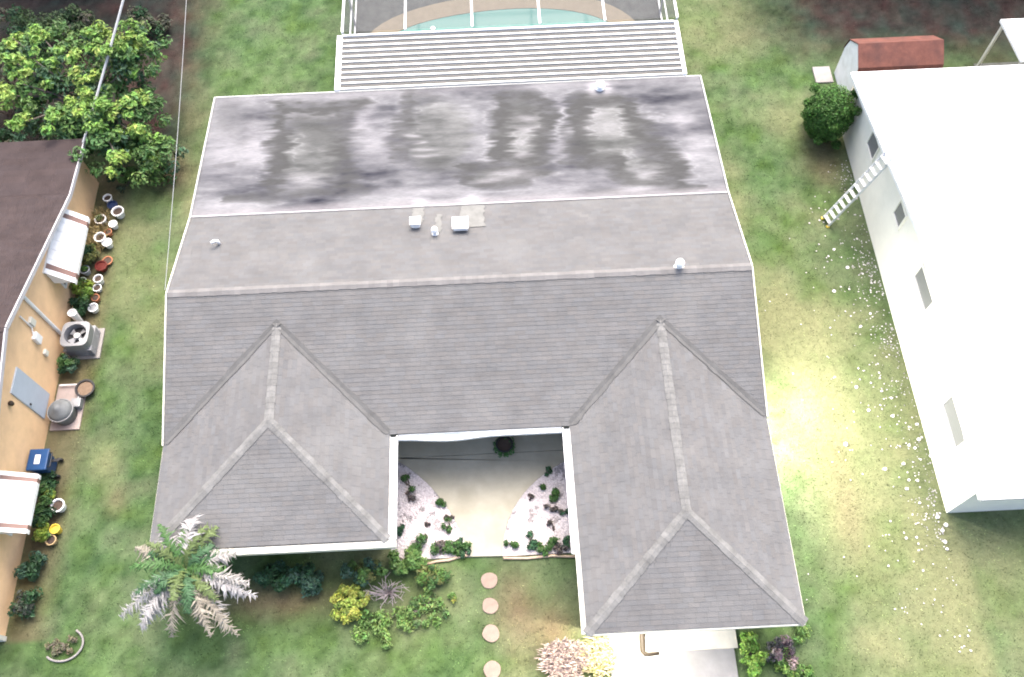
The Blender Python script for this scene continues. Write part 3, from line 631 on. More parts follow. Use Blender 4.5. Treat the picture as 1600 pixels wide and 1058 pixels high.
shrub('groundcover_plant', 'spreading light green plant nearest the camera below the bare twigs', 'plant', (-4.3, 4.9, 0), rcl(22, .9, .6, .12, .2, 70, 2, .15), .06, [(.10, .19, .05), (.13, .21, .06)])
shrub('groundcover_plant', 'low light green plant between the bare twigs and the stepping stones', 'plant', (-2.9, 5.4, 0), rcl(20, .8, .55, .12, .2, 60, 3, .12), .06, [(.10, .18, .05), (.12, .2, .06), (.08, .14, .05)])
shrub('groundcover_plant', 'small yellow flecked plant beside the nearest stepping stone', 'plant', (-2.15, 5.65, 0), rcl(6, .2, .15, .1, .1, 60, 2, .15), .05, [(.26, .25, .05), MID])
# bare twigs
tw = MB()
for i in range(34):
    a = random.uniform(0, 2*PI); l = random.uniform(.3, .75); e = (-4.15+l*math.cos(a), 5.95+.7*l*math.sin(a), random.uniform(.2, .6)); mid = (-4.15+.45*l*math.cos(a+.25), 5.95+.32*l*math.sin(a+.25), .35*random.uniform(.6, 1.2))
    tw.tube([(-4.15, 5.95, 0), mid, e], [.02, .014, .006], 5)
    for k in range(2):
        b = Vector(mid).lerp(Vector(e), random.random()); tw.tube([b, b+Vector((random.uniform(-.2, .2), random.uniform(-.2, .2), random.uniform(0, .15)))], [.01, .004], 4)
tag(tw.build('bare_shrub', mat('grey_twigs', (.27, .23, .235), .9, .2), None, (-4.15, 5.95, 0)), 'leafless grey twiggy shrub right of the yellow bush', 'shrub')
# straw coloured clump left of the garage apron
def straw(name, label, loc, rx, ry, n, cols, hgt=.35):
    V = []; C = []; 
    for i in range(n):
        a = random.uniform(0, 2*PI); q = math.sqrt(random.random()); x, y = loc[0]+rx*q*math.cos(a), loc[1]+ry*q*math.sin(a)
        b = random.uniform(0, 2*PI); l = random.uniform(.12, .36); h = random.uniform(.1, 1)*hgt; w = random.uniform(.008, .02)
        p = np.array([x, y, random.uniform(0, .1)]); d = np.array([math.cos(b)*l, math.sin(b)*l*.5, h]); s = np.array([-math.sin(b)*w, math.cos(b)*w, 0])
        V += [p-s, p+s, p+d*.6+s+np.array([0, 0, .04]), p+d*.6-s+np.array([0, 0, .04]), p+d+s*.3, p+d-s*.3]; c = np.array(random.choice(cols))*random.uniform(.7, 1.3); C += [c]*6
    F = [f for i in range(n) for f in ((6*i, 6*i+1, 6*i+2, 6*i+3), (6*i+3, 6*i+2, 6*i+4, 6*i+5))]
    o = mesh_obj(name, np.array(V), F, m_straw, None, loc, pcol=np.array(C)); return tag(o, label, 'plant')
straw('dry_grass_clump', 'pinkish dry grass clump left of the bright garage apron', (1.35, 3.65, 0), .65, .55, 1300, [(.34, .27, .25), (.3, .24, .21), (.22, .17, .15), (.38, .3, .27)])
straw('dry_grass_clump', 'sparse tan grass clump lit by the garage lamp', (2.45, 3.7, 0), .5, .6, 700, [(.36, .31, .2), (.3, .25, .16), (.2, .2, .08)], .25)
straw('dry_grass_clump', 'dry straw clump at the picture edge before the apron', (1.5, 2.75, 0), .7, .45, 800, [(.34, .27, .25), (.3, .24, .21), (.4, .32, .28)])
shrub('shrub', 'bright green leafy hedge plant at the right edge of the driveway', 'shrub', (7.2, 3.55, 0), rcl(20, .3, .6, .3, .16, 100, 2, .3), .06, [(.14, .26, .05), (.18, .30, .06)])
shrub('purple_shrub', 'purplish leaved shrub in front of the garage wing corner', 'shrub', (8.1, 3.45, 0), rcl(16, .45, .4, .35, .17, 70, 3, .4), .055, [PURP, PINKG, (.05, .05, .055)])
shrub('shrub', 'light green shrub surrounding the purplish shrub by the corner', 'shrub', (8.35, 3.1, 0), rcl(20, .75, .5, .25, .17, 80, 2, .22), .055, [MID, (.14, .24, .06)])
shrub('shrub', 'small green shrub at the outer corner of the garage wing', 'shrub', (8.85, 4.05, 0), rcl(10, .3, .4, .2, .15, 60, 2, .25), .05, [MID, (.13, .22, .06)])
# ring of edging in the left lawn
ring = MB()
for a0, a1 in ((-.5, 1.0), (3.9, 6.0)):
    ring.tube([(-14.45+.62*math.cos(q), 4.85+.5*math.sin(q), .05) for q in np.linspace(a0, a1, 14)], .035, 8)
tag(ring.build('tree_ring_edging', mat('grey_edging', (.2, .19, .185), .9, .2), None, (-14.45, 4.85, 0), smooth=True), 'broken round grey edging ring in the lawn before the orange house', 'edging')
shrub('groundcover_plant', 'sparse dull plant inside the broken grey edging ring', 'plant', (-14.5, 4.9, 0), rcl(12, .45, .35, .1, .13, 40, 2, .12), .05, [(.10, .12, .06), (.13, .12, .08)])

# ------------------------------------------------------------------ palm with dead fronds
palm = thing('palm', 'drooping palm with green heart and dry grey fronds at the roof corner', 'palm', (-9.85, 6.3, 0))
PC = Vector((-9.8, 6.4, 2.85))
MB().tube([(-9.85, 6.3, -.05), (-9.88, 6.32, 1.0), (-9.82, 6.3, 2.0), PC], [.17, .14, .13, .16], 12).build('trunk', m_bark, palm, smooth=True)
def frond(az, el, L, droop, cols, m, lw=.42, side=0, mess=.15):
    V = []; C = []; F = []; n = 46; c = np.array(cols)
    dirv = Vector((math.cos(az), math.sin(az), 0)); sidev = Vector((-math.sin(az), math.cos(az), 0)); pts = []; p = PC.copy(); e = el
    for i in range(n+1):
        pts.append(p.copy()); e = el-droop*(i/n)**1.3; p = p+(dirv*math.cos(e)+Vector((0, 0, math.sin(e)))+sidev*side*(i/n))*(L/n)
    for i in range(n):
        for s in (-1, 1):
            q = i/n; w = .018*(1-q)+.006; b = len(V); V += [pts[i]-Vector((0, 0, w)), pts[i]+sidev*s*w, pts[i+1]+sidev*s*w, pts[i+1]-Vector((0, 0, w))]; C += [c*.9]*4; F.append((b, b+1, b+2, b+3))
    for i in range(3, n+1):
        for s in (-1, 1):
            q = i/n; l = lw*math.sin(PI*(.12+.82*q))**.8*random.uniform(.75, 1.15); p = pts[i]; d = (pts[i]-pts[i-1]).normalized()
            t = (sidev*s*.8+d*.65+Vector((0, 0, random.uniform(-.55, .05)))).normalized(); w = d*random.uniform(.016, .026); l *= random.uniform(.6, 1.15); t = (t+Vector((random.gauss(0, mess), random.gauss(0, mess), random.gauss(0, mess)))).normalized(); b = len(V); mid = p+t*l*.5; e2 = p+t*l+Vector((random.gauss(0, mess*.3), random.gauss(0, mess*.3), -.3*l))
            g = c*random.uniform(.7, 1.3); V += [p-w, p+w, mid+w*1.2, mid-w*1.2, e2]; C += [g]*5; F += [(b, b+1, b+2, b+3), (b+3, b+2, b+4)]
    mesh_obj('frond', np.array([tuple(v) for v in V]), F, m, palm, pcol=np.array(C))
for k in range(17):
    frond(k*2.4+.3, random.uniform(.5, 1.0), random.uniform(1.1, 1.75), random.uniform(1.0, 1.9), random.choice([(.06, .13, .04), (.08, .15, .05), (.10, .14, .05), (.05, .11, .05)]), m_leaf, .34, random.uniform(-.2, .2), .2)
dead = [(.26, .25, .235), (.30, .29, .285), (.22, .20, .165), (.33, .32, .32)]
for az, el, L, dr_ in ((2.75, .15, 1.5, 1.1), (3.55, -.1, 1.75, 1.3), (3.85, .0, 2.0, 1.2), (4.15, -.1, 1.9, 1.3), (4.5, -.15, 1.7, 1.2), (5.3, .0, 2.1, 1.0), (5.0, -.1, 1.5, 1.2), (5.75, .1, 1.9, .9), (6.0, .2, 1.7, .8), (1.45, .5, 1.3, 1.2), (2.2, .5, 1.1, 1.3), (.2, .3, 1.3, 1.0), (3.7, -.2, 1.8, 1.2), (4.0, .1, 1.7, 1.2), (3.95, -.3, 1.4, .8), (5.2, .15, 1.8, 1.1), (5.45, -.1, 1.7, 1.0), (5.9, 0, 1.6, .8), (1.55, .35, 1.2, 1.1), (2.85, -.05, 1.3, .9)):
    frond(az+random.uniform(-.06, .06), el+.25, L*1.25, dr_*.95, random.choice(dead), m_frond_dead, .40, random.uniform(-.25, .25), .20)

# ------------------------------------------------------------------ lanai roof and pool cage
LX0, LX1, LY0, LY1 = -6.12, 7.62, 25.30, 28.12
lan = thing('patio_roof', 'white ribbed metal patio roof behind the flat rear roof', 'patio roof', (.7, 26.7, 0))
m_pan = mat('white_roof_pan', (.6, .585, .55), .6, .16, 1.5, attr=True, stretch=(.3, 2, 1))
NP = 10; w = (LY1-LY0)/NP; zf = lambda y: 2.36+.06*(y-LY0)/(LY1-LY0)
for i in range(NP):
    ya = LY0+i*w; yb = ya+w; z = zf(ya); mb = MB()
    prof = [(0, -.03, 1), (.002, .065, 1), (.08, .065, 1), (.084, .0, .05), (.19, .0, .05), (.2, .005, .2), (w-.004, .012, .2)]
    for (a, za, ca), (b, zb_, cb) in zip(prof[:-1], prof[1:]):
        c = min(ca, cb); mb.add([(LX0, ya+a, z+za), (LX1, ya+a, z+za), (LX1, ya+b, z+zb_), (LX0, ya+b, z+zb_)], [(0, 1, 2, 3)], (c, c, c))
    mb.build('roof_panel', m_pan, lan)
mb = MB(); mb.bar((LX0-.11, LY0-.02, zf(LY0)), (LX0-.11, LY1+.05, zf(LY1)), .22, .14); mb.build('gutter', m_white, lan, bevel=.01)
mb = MB(); mb.bar((LX1+.08, LY0+.0, zf(LY0)), (LX1+.08, LY1+.05, zf(LY1)), .16, .13); mb.build('gutter', m_white, lan, bevel=.01)
MB().box(LX0, LX1, LY1+.003, LY1+.08, 2.28, 2.5).build('header_beam', m_white, lan)
for x in (LX0+.05, -1.6, 3, LX1-.1): MB().box(x-.04, x+.04, LY1-.06, LY1+.0, -.02, 2.36).build('post', m_white, lan)
tag(MB().box(-6.3, 8.0, 25.2, 28.2, -.1, .03).build('patio_slab', m_slab), kind='structure')

cage = thing('pool_cage', 'screened pool enclosure with pale aluminium beams beyond the patio roof', 'pool enclosure', (.7, 32, 0))
CX0, CX1, CY0, CY1, CZ = -6.12, 7.75, 28.25, 37.5, 2.62
mb = MB()
bxs = [CX0, -3.52, -.75, 2.05, 4.75, CX1]
for x in bxs: MB().box(x-.045, x+.045, CY0, CY1, CZ-.08, CZ).build('beam', m_alu if CX0 < x < CX1 else m_white, cage)
for y in (31.3, 34.4, 37.5): MB().box(CX0+.05, CX1-.05, y-.04, y+.04, CZ-.075, CZ-.005).build('cross_beam', m_alu, cage)
for x in (CX0, CX1):
    for y in (28.3, 31.3, 34.4, 37.5): MB().box(x-.04, x+.04, y-.04, y+.04, 0, CZ-.081).build('post', m_alu, cage)
    MB().box(x-.03, x+.03, 28.35, 37.45, .03, .12).build('rail', m_alu, cage)
    MB().box(x-.03, x+.03, 28.35, 37.45, 1.0, 1.06).build('rail', m_alu, cage)
    MB().add([(x, 28.35, .1), (x, 37.45, .1), (x, 37.45, CZ-.1), (x, 28.35, CZ-.1)], [(0, 1, 2, 3)]).build('side_screen', m_screen, cage)
for a, b in zip(bxs[:-1], bxs[1:]):
    MB().add([(a+.046, CY0, CZ-.03), (b-.046, CY0, CZ-.03), (b-.046, CY1, CZ-.03), (a+.046, CY1, CZ-.03)], [(0, 1, 2, 3)]).build('roof_screen', m_screen, cage)
tag(MB().prism([(-6.1, 28.2), (7.75, 28.2), (7.75, 37.5), (-6.1, 37.5)], -.1, .02).build('pool_deck', m_dkdeck), kind='structure')
def ell(rx, ry, n=48): return [(.55+rx*math.cos(q), 29.8+ry*math.sin(q)*(1+.06*math.sin(q*2+.5))) for q in np.linspace(0, 2*PI, n+1)[:-1]]
outer, inner = ell(6.3, 3.25), ell(5.35, 2.2); n = len(outer)
mb = MB(); mb.add([(x, y, .045) for x, y in outer]+[(x, y, .045) for x, y in inner]+[(x, y, .0) for x, y in outer]+[(x, y, .0) for x, y in inner], [(i, (i+1) % n, n+(i+1) % n, n+i) for i in range(n)]+[(i, 2*n+i, 2*n+(i+1) % n, (i+1) % n) for i in range(n)]+[(n+i, n+(i+1) % n, 3*n+(i+1) % n, 3*n+i) for i in range(n)])
tag(mb.build('pool_coping', m_coping), kind='structure')
tag(MB().add([(x*1.0, y, .03) for x, y in inner], [tuple(range(n))]).build('pool_water', m_water), kind='structure')
MB().lathe([(0, 0), (.1, 0), (.12, .06), (.06, .1), (0, .1)], 14, (-2.6, 30.9, .03)).build('pool_float', m_ventw, None, (-2.6, 30.9, .03))
tag(bpy.data.objects['pool_float'], 'small white chlorine float on the green pool water', 'pool float')

# ------------------------------------------------------------------ left neighbour
ln = thing('neighbour_house', 'apricot orange house with dark brown roof at the left', 'house', (-21, 14, 0))
RX = -15.98
rk = [(4.8, 2.45), (14.0, 4.42), (20.6, 2.55), (23.4, 2.38)]
wp = [(5.2, -.1), (5.2, 2.40), (14.0, 4.28), (20.6, 2.42), (23.1, 2.26), (23.1, -.1)]
mb = MB(); k = len(wp); mb.add([(WXL, y, z) for y, z in wp]+[(-40, y, z) for y, z in wp], [tuple(range(k-1, -1, -1)), tuple(range(k, 2*k))]+[(i, (i+1) % k, k+(i+1) % k, k+i) for i in range(k)])
mb.build('wall', m_orange, ln)
slope([(-26, 4.8, 2.45), (RX, 4.8, 2.45), (RX, 14, 4.42), (-26, 14, 4.42)], (1, 0, 0), m_brown, ln)
slope([(RX, 20.6, 2.55), (-26, 20.6, 2.55), (-26, 14, 4.42), (RX, 14, 4.42)], (1, 0, 0), m_brown, ln)
slope([(RX, 23.4, 2.38), (-26, 23.4, 2.38), (-26, 20.6, 2.55), (RX, 20.6, 2.55)], (1, 0, 0), m_brown, ln, exp=.3, tabw=1.0)
caps([((RX, 14, 4.43), (0, -1, -.21), (0, 1, -.28)), ((-26, 14, 4.43), 0, 0)], m_brown, ln)
mb = MB()
for (a, za), (b, zb2) in zip(rk[:-1], rk[1:]): mb.bar((RX+.02, a, za-.06), (RX+.02, b, zb2-.06), .045, .17)
mb.build('rake_board', m_white if False else mat('pale_grey_rake', (.42, .41, .42), .6, .15, 2), ln)
# conduit, meter pieces, door, brackets
MB().tube([(WXL+.05, 15.83, 3.4), (WXL+.05, 15.83, .55)], .065, 10).build('conduit', m_white, ln)
MB().tube([(WXL+.05, 15.1, 3.2), (WXL+.05, 15.1, 2.4), (WXL+.05, 14.9, 2.2)], .03, 8).build('conduit', m_white, ln)
MB().box(WXL, WXL+.14, 14.75, 15.05, 1.75, 2.2).build('meter_box', m_white, ln, bevel=.02)
MB().box(WXL, WXL+.12, 15.15, 15.4, 2.3, 2.65).build('meter_box', m_cream, ln, bevel=.02)
MB().box(WXL, WXL+.1, 14.6, 14.8, 1.1, 1.35).build('meter_box', m_cream, ln, bevel=.02)
dd = MB().box(WXL-.02, WXL+.05, 12.5, 13.45, .42, 2.7).build('door', m_door, ln, bevel=.01)
MB().lathe([(0, -.03), (.035, -.03), (.035, .03), (0, .03)], 10, (WXL+.07, 12.6, 1.5)).build('handle', m_darkm, dd)
MB().lathe([(0, 0), (.07, 0), (.09, .12), (.05, .16), (0, .16)], 12, (WXL+.08, 12.15, 2.55)).build('wall_lamp', m_pipe, ln)
MB().box(WXL-.3, WXL+.06, 5.05, 5.195, -.05, 1.6).build('corner_block', m_cream, ln)
def awning(y0, y1, zt, zb, out, lab):
    aw = MB(); base = aw.box(WXL, WXL+.06, y0, y1, zt-.05, zt+.03).build('awning', m_white, ln)
    n = 14; w = (y1-y0)/n
    for i in range(n):
        a = y0+i*w; stripe = i in (1, 12)
        mb = MB(); p0 = (WXL+.05, a+w/2, zt+(.012 if i % 2 else 0)); p1 = (WXL+out, a+w/2, zb+(.012 if i % 2 else 0))
        mb.bar(p0, p1, w*.97, .02, up=(0, 0, 1)); mb.bar((p1[0]+.012, p1[1], zb+.02), (p1[0]+.012, p1[1], zb-.16), .02, w*.97, up=(0, 1, 0))
        mb.build('slat', m_brownst if stripe else m_white, base)
    for y in (y0+.03, y1-.03): MB().add([(WXL+.05, y, zt-.02), (WXL+out, y, zb-.02), (WXL+.05, y, zb-.02)], [(0, 1, 2)]).build('side_panel', m_white, base)
awning(17.3, 20.2, 2.4, 1.65, .78, '')
awning(8.0, 9.95, 2.3, 1.8, 1.0, '')
def wall_window(par, X, y0, y1, z0, z1, s, pane, fm):
    fr = MB()
    for q in ((y0, y0+.06, z0, z1), (y1-.06, y1, z0, z1), (y0+.06, y1-.06, z0, z0+.06), (y0+.06, y1-.06, z1-.06, z1)):
        fr.box(min(X, X+s*.06), max(X, X+s*.06), q[0], q[1], q[2], q[3])
    f = fr.build('window', fm, par); MB().box(min(X+s*.004, X+s*.02), max(X+s*.004, X+s*.02), y0+.06, y1-.06, z0+.06, z1-.06).build('pane', pane, f)
wall_window(ln, WXL, 17.6, 19.9, .8, 2.1, 1, m_glass, m_white); wall_window(ln, WXL, 8.2, 9.75, .9, 2.1, 1, m_glass, m_white)

# ------------------------------------------------------------------ right neighbour
rn = thing('neighbour_house', 'white roofed cream house at the right, lit by the floodlight', 'house', (24, 16, 0))
WE = 14.15; YA, YR, YB = 7.41, 16.0, 24.66; ZA, ZRR, ZB = 2.5, 4.1, 2.72
wp = [(7.69, -.1), (7.69, 2.42), (16, 4.0), (24.3, 2.66), (24.3, -.1)]; k = len(wp)
mb = MB(); mb.add([(WXR, y, z) for y, z in wp]+[(34, y, z) for y, z in wp], [tuple(range(k)), tuple(reversed(range(k, 2*k)))]+[((i+1) % k, i, k+i, k+(i+1) % k) for i in range(k)])
mb.build('wall', m_creamw, rn)
def metal_slope(ya, za, yb, zb_, xa, xb):
    a = Vector((WE, ya, za)); b = Vector((WE, yb, zb_)); mb = MB()
    sgn = 1 if yb > ya else -1; nn = Vector((0, -(zb_-za), abs(yb-ya))).normalized()
    if sgn < 0: nn = Vector((0, (zb_-za), abs(yb-ya))).normalized()
    X1 = 34; vs = [(xa, ya, za), (X1, ya, za), (X1, yb, zb_), (xb, yb, zb_)]; lo = [(x, y, z-.1) for x, y, z in vs]
    f = [(0, 1, 2, 3), (7, 6, 5, 4), (0, 4, 5, 1), (1, 5, 6, 2), (2, 6, 7, 3), (3, 7, 4, 0)]
    if sgn < 0: f = [tuple(reversed(q)) for q in f]
    d = MB().add(vs+lo, f).build('roof_slope', m_rwhite, rn)
    for i in range(14):
        x = WE+.35+i*.62; MB().bar((x, ya, za+.012), (x, yb, zb_+.012), .03, .03).build('seam', m_rwhite, d)
WF = 14.42
metal_slope(YA, ZA, YR, ZRR, WF, WE); metal_slope(YB, ZB, YR, ZRR, WE, WE)
MB().bar((WE, YR, ZRR+.006), (34, YR, ZRR+.006), .14, .02).build('ridge_cap', m_rwhite, rn)
mb = MB(); mb.bar((WF-.02, YA, ZA-.07), (WE-.02, YR, ZRR-.07), .035, .15); mb.bar((WE-.02, YR, ZRR-.07), (WE-.02, YB, ZB-.07), .035, .15); mb.build('rake_board', m_white, rn)
MB().bar((WE, YB+.02, ZB-.06), (34, YB+.02, ZB-.06), .04, .13).build('fascia', m_white, rn)
MB().bar((WF, YA-.02, ZA-.06), (34, YA-.02, ZA-.06), .04, .13).build('fascia', mat('grey_white_fascia', (.5, .5, .5), .6, .1), rn)
for y0, y1, z0, z1 in ((21.0, 21.95, 1.75, 2.65), (17.55, 18.35, 2.2, 3.05), (14.0, 15.55, 2.35, 3.15), (9.25, 10.9, 1.75, 2.62)):
    wall_window(rn, WXR, y0, y1, z0, z1, -1, m_glassl, m_creamw)

# leaning ladder
lad = thing('ladder', 'aluminium ladder leaning on the edge of the white roof', 'ladder', (12.85, 19.5, 0))
A = Vector((12.85, 19.5, 0)); B = Vector((14.28, 19.9, 3.85)); sd2 = Vector((-.28, .95, 0)).normalized()*.21
for s in (-1, 1): MB().bar(A+sd2*s, B+sd2*s, .03, .085, up=(1, 0, .4)).build('rail', m_steel, lad)
for i in range(13):
    p = A.lerp(B, (i+.6)/13.3); MB().bar(p-sd2*.93, p+sd2*.93, .03, .2, up=(-.9, 0, .45)).build('rung', m_ventw, lad)
for s in (-1, 1): MB().box(*[q for q in (A.x+sd2.x*s-.06, A.x+sd2.x*s+.06, A.y+sd2.y*s-.05, A.y+sd2.y*s+.05, -.02, .04)]).build('foot', m_yellow, lad)

# clipped bush
V, F, C = leaf_mesh([(0, 0, 1.3, .98, 1.0, 1.3, 17000, 0), (0, 0, 1.35, 1.0, 1.03, 1.32, 7000, 1)]+[(.93*math.cos(q*2.4), .95*math.sin(q*2.4), 1.3+.9*math.sin(q*1.7), .22, .22, .2, 240, q % 2) for q in range(16)], .05, [(.045, .11, .022), (.06, .14, .028)], .2, .3)
t = thing('round_bush', 'clipped round dark green bush beside the cream wall', 'bush', (13.5, 23.85, 0)); mesh_obj('foliage', V+np.array([13.5, 23.85, 0]), F, m_leaf, t, pcol=C)
MB().tube([(13.5, 23.85, -.05), (13.5, 23.85, .9)], [.09, .06], 8).build('trunk', m_bark, t)
# shed
sh = thing('garden_shed', 'red brown roofed shed with white gable behind the white roof', 'shed', (16.5, 26.3, 0))
gp_ = [(25.35, 0), (25.35, 1.5), (25.55, 2.05), (26.3, 2.55), (27.05, 2.05), (27.25, 1.5), (27.25, 0)]; k = len(gp_)
MB().add([(14.85, y, z) for y, z in gp_]+[(18.2, y, z) for y, z in gp_], [tuple(range(k)), tuple(reversed(range(k, 2*k)))]+[((i+1) % k, i, k+i, k+(i+1) % k) for i in range(k)]).build('wall', m_white, sh)
rp = [(25.28, 1.45), (25.5, 2.09), (26.3, 2.62), (27.1, 2.09), (27.32, 1.45)]
for (a, za), (b, zb2) in zip(rp[:-1], rp[1:]):
    MB().add([(14.82, a, za), (18.3, a, za), (18.3, b, zb2), (14.82, b, zb2), (14.82, a, za-.04), (18.3, a, za-.04), (18.3, b, zb2-.04), (14.82, b, zb2-.04)], [(0, 1, 2, 3), (7, 6, 5, 4), (0, 4, 5, 1), (2, 6, 7, 3), (3, 7, 4, 0), (1, 5, 6, 2)]).build('roof_panel', m_red, sh)
tag(MB().box(13.95, 14.7, 26.7, 27.6, -.05, .05).build('paving_slab', m_slab, None, (14.3, 27.1, 0), bevel=.01), 'small grey paving slab before the white shed gable', 'paving slab')
# carport at the frame edge
cp = thing('carport', 'white roofed carport with pale posts behind the white roof', 'carport', (23, 26.5, 0))
MB().add([(20.95, 27.35, 2.55), (27, 27.35, 2.55), (27, 24.9, 2.75), (20.95, 24.9, 2.75), (20.95, 27.35, 2.43), (27, 27.35, 2.43), (27, 24.9, 2.63), (20.95, 24.9, 2.63)], [(0, 3, 2, 1), (4, 5, 6, 7), (0, 1, 5, 4), (1, 2, 6, 5), (2, 3, 7, 6), (3, 0, 4, 7)]).build('roof', m_white, cp)
for x, y in ((21.1, 27.2), (26.8, 27.2), (21.1, 25.0), (26.8, 25.0)): MB().box(x-.05, x+.05, y-.05, y+.05, -.02, 2.46).build('post', m_cream, cp)
tag(MB().box(21, 27, 24.6, 27.4, -.1, .01).build('carport_floor', m_dkdeck), kind='structure')

# ------------------------------------------------------------------ big tree and dark growth at the left
tr = thing('tree', 'broad leafy tree with yellow green shoots over the brown roof corner', 'tree', (-16.2, 25.4, 0))
TIPS = [(-19.2, 26.83, 3.4), (-18.06, 27.94, 3.6), (-17.88, 26.38, 3.6), (-16.42, 26.43, 3.8), (-15.52, 27.54, 4), (-14.35, 27.29, 4), (-14.72, 26.46, 4), (-15.89, 25.76, 3.6), (-14.1, 27.0, 3.4), (-15.84, 24.96, 3.4), (-16.07, 24.35, 3.2), (-15.04, 24.59, 3.4), (-14.44, 24.43, 3), (-16.98, 24.1, 3), (-15.83, 23.87, 3), (-15.27, 23.7, 2.8), (-14.19, 23.66, 2.4), (-14.75, 22.75, 2.2), (-13.85, 23.65, 2), (-18.69, 25.84, 3), (-19.46, 28.29, 3), (-14.1, 25.27, 2.6), (-19.35, 25.58, 2.6), (-18.45, 24.39, 2.4), (-13.85, 23.59, 1.3), (-17.61, 26.11, 3), (-14.6, 26.26, 3), (-15.24, 23.74, 2)]
def rosette_tree(t, tips, base, cols, big=True):
    cl = []; mb = MB(); top = Vector(base)+Vector((0, 0, 1.6)); mb.tube([Vector(base)-Vector((0, 0, .1)), Vector(base)+Vector((.05, 0, .8)), top], [.2, .16, .13], 10)
    for x, y, z in tips:
        e = Vector((x, y, z)); mid = top.lerp(e, .5)+Vector((random.uniform(-.2, .2), random.uniform(-.2, .2), .15)); mb.tube([top, mid, e], [.07, .045, .02], 6)
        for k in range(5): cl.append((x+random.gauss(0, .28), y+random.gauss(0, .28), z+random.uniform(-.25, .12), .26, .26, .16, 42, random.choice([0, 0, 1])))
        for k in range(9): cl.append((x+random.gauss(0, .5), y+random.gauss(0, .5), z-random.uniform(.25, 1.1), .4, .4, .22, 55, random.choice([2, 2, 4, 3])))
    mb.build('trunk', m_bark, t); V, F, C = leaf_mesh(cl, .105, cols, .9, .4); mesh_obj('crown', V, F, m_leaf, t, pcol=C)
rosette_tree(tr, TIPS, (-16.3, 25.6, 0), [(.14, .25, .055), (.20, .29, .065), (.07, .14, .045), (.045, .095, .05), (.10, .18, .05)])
for i, (x, y, r, h, lab) in enumerate(((-20.6, 31.4, 1.3, 1.6, 'dark green bushy shrub in the far corner beyond the tree'), (-18.6, 31.3, .9, 1.3, 'dim green shrub behind the tree, left of the cable'), (-15.4, 31.6, .9, 1.0, 'dim olive shrub right of the cable at the far edge'), (-19.3, 24.6, 1.0, 1.2, 'dark shrub at the rear edge of the brown roof'), (-20.9, 27.0, 1.1, 2.4, 'dark green leafy shrub left of the tree'))):
    shrub('shrub', lab, 'shrub', (x, y, 0), [(random.gauss(0, r*.45), random.gauss(0, r*.45), h*random.uniform(.4, 1), r*.4, r*.4, .3, 120, random.randrange(3)) for _ in range(14)], .09, [DKG, (.05, .085, .035), (.07, .075, .05)])
shrub('shrub', 'drooping dim green shrub between the tree and the white pots', 'shrub', (-15.2, 22.95, 0), rcl(14, .5, .5, .5, .2, 80, 3, .6), .07, [DKG, (.03, .05, .03), MID])
# unseen trees added beyond the far edge to shade the dark corners
def shade_tree(x, y, h, r, lab):
    t = thing('tree', lab, 'tree', (x, y, 0), 'unseen shade trees added beyond the back yards')
    MB().tube([(x, y, -.1), (x+.1, y, h*.35), (x, y+.1, h*.8)], [.3, .22, .08], 10).build('trunk', m_bark, t)
    cl = [(x+random.gauss(0, r*.45), y+random.gauss(0, r*.45), h*random.uniform(.35, 1), r*.3, r*.3, r*.22, 170, random.randrange(3)) for _ in range(34)]
    V, F, C = leaf_mesh(cl, .24, [DKG, GREEN, (.05, .09, .03)]); mesh_obj('crown', V, F, m_leaf, t, pcol=C)
for x, y, h, r, lab in ((16.5, 37.2, 8, 3.2, 'unseen shade tree added behind the lawn between shed and pool cage'), (22, 36.6, 9.5, 3.6, 'unseen shade tree added behind the garden shed'), (27.5, 36, 9, 3.6, 'unseen shade tree added behind the carport'),
                        (-16, 38, 9, 3.2, 'unseen shade tree added behind the cable and the leafy tree'), (-21, 37, 9, 3.4, 'unseen shade tree added far behind the brown roof')): shade_tree(x, y, h, r, lab)
# overhead cables
def cable(a, b, sag, r, label):
    a, b = Vector(a), Vector(b); pts = [a.lerp(b, t)-Vector((0, 0, sag*4*t*(1-t))) for t in np.linspace(0, 1, 22)]
    tag(MB().tube(pts, r, 6).build('overhead_cable', m_cable, None, tuple(a)), label, 'cable')
cable((-12.6, 33.5, 7.2), (-15.92, 23.1, 2.5), .12, .05, 'thick grey cable crossing over the leafy tree to the brown roof')
cable((-11.2, 33.0, 7.4), (XL-.05, 15.3, ZR+.1), .25, .009, 'thin pale cable over the lawn to the gable of the grey roof')

# ------------------------------------------------------------------ pots and clutter beside the orange house
def pot(name, label, cat, loc, r, h, m, group=None, soil=m_potsoil, plant=None):
    t = thing(name, label, cat, loc, group); x, y, z = loc
    MB().lathe([(0, 0), (r*.72, 0), (r*.95, h*.85), (r*1.08, h*.86), (r*1.08, h), (r*.88, h), (r*.82, h*.75), (0, h*.75)], 20, loc).build('pot', m, t, smooth=False)
    MB().lathe([(0, h*.8), (r*.84, h*.8)], 16, loc).build('soil', soil, t)
    if plant:
        V, F, C = leaf_mesh([(x, y, z+h+r*.3, r*.7, r*.7, r*.6, 50, 0)], .07, [plant]); mesh_obj('foliage', V, F, m_leaf, t, pcol=C)
    return t
GP = 'plant pots along the orange house'
pot('plant_pot', 'white pot standing farthest from the camera near the dark shrub', 'plant pot', (-15.75, 22.1, 0), .17, .32, m_ventw, GP)
pot('plant_pot', 'dark blue glazed pot between two white pots', 'plant pot', (-15.5, 21.75, 0), .19, .3, m_potblue, GP, m_potblue)
pot('plant_pot', 'wide white pot with brown soil beside the lawn', 'plant pot', (-15.22, 21.4, 0), .23, .34, m_ventw, GP)
pot('plant_pot', 'white pot nearest the wall among the tan straw', 'plant pot', (-15.85, 21.05, 0), .21, .34, m_ventw, GP, plant=OLIVE)
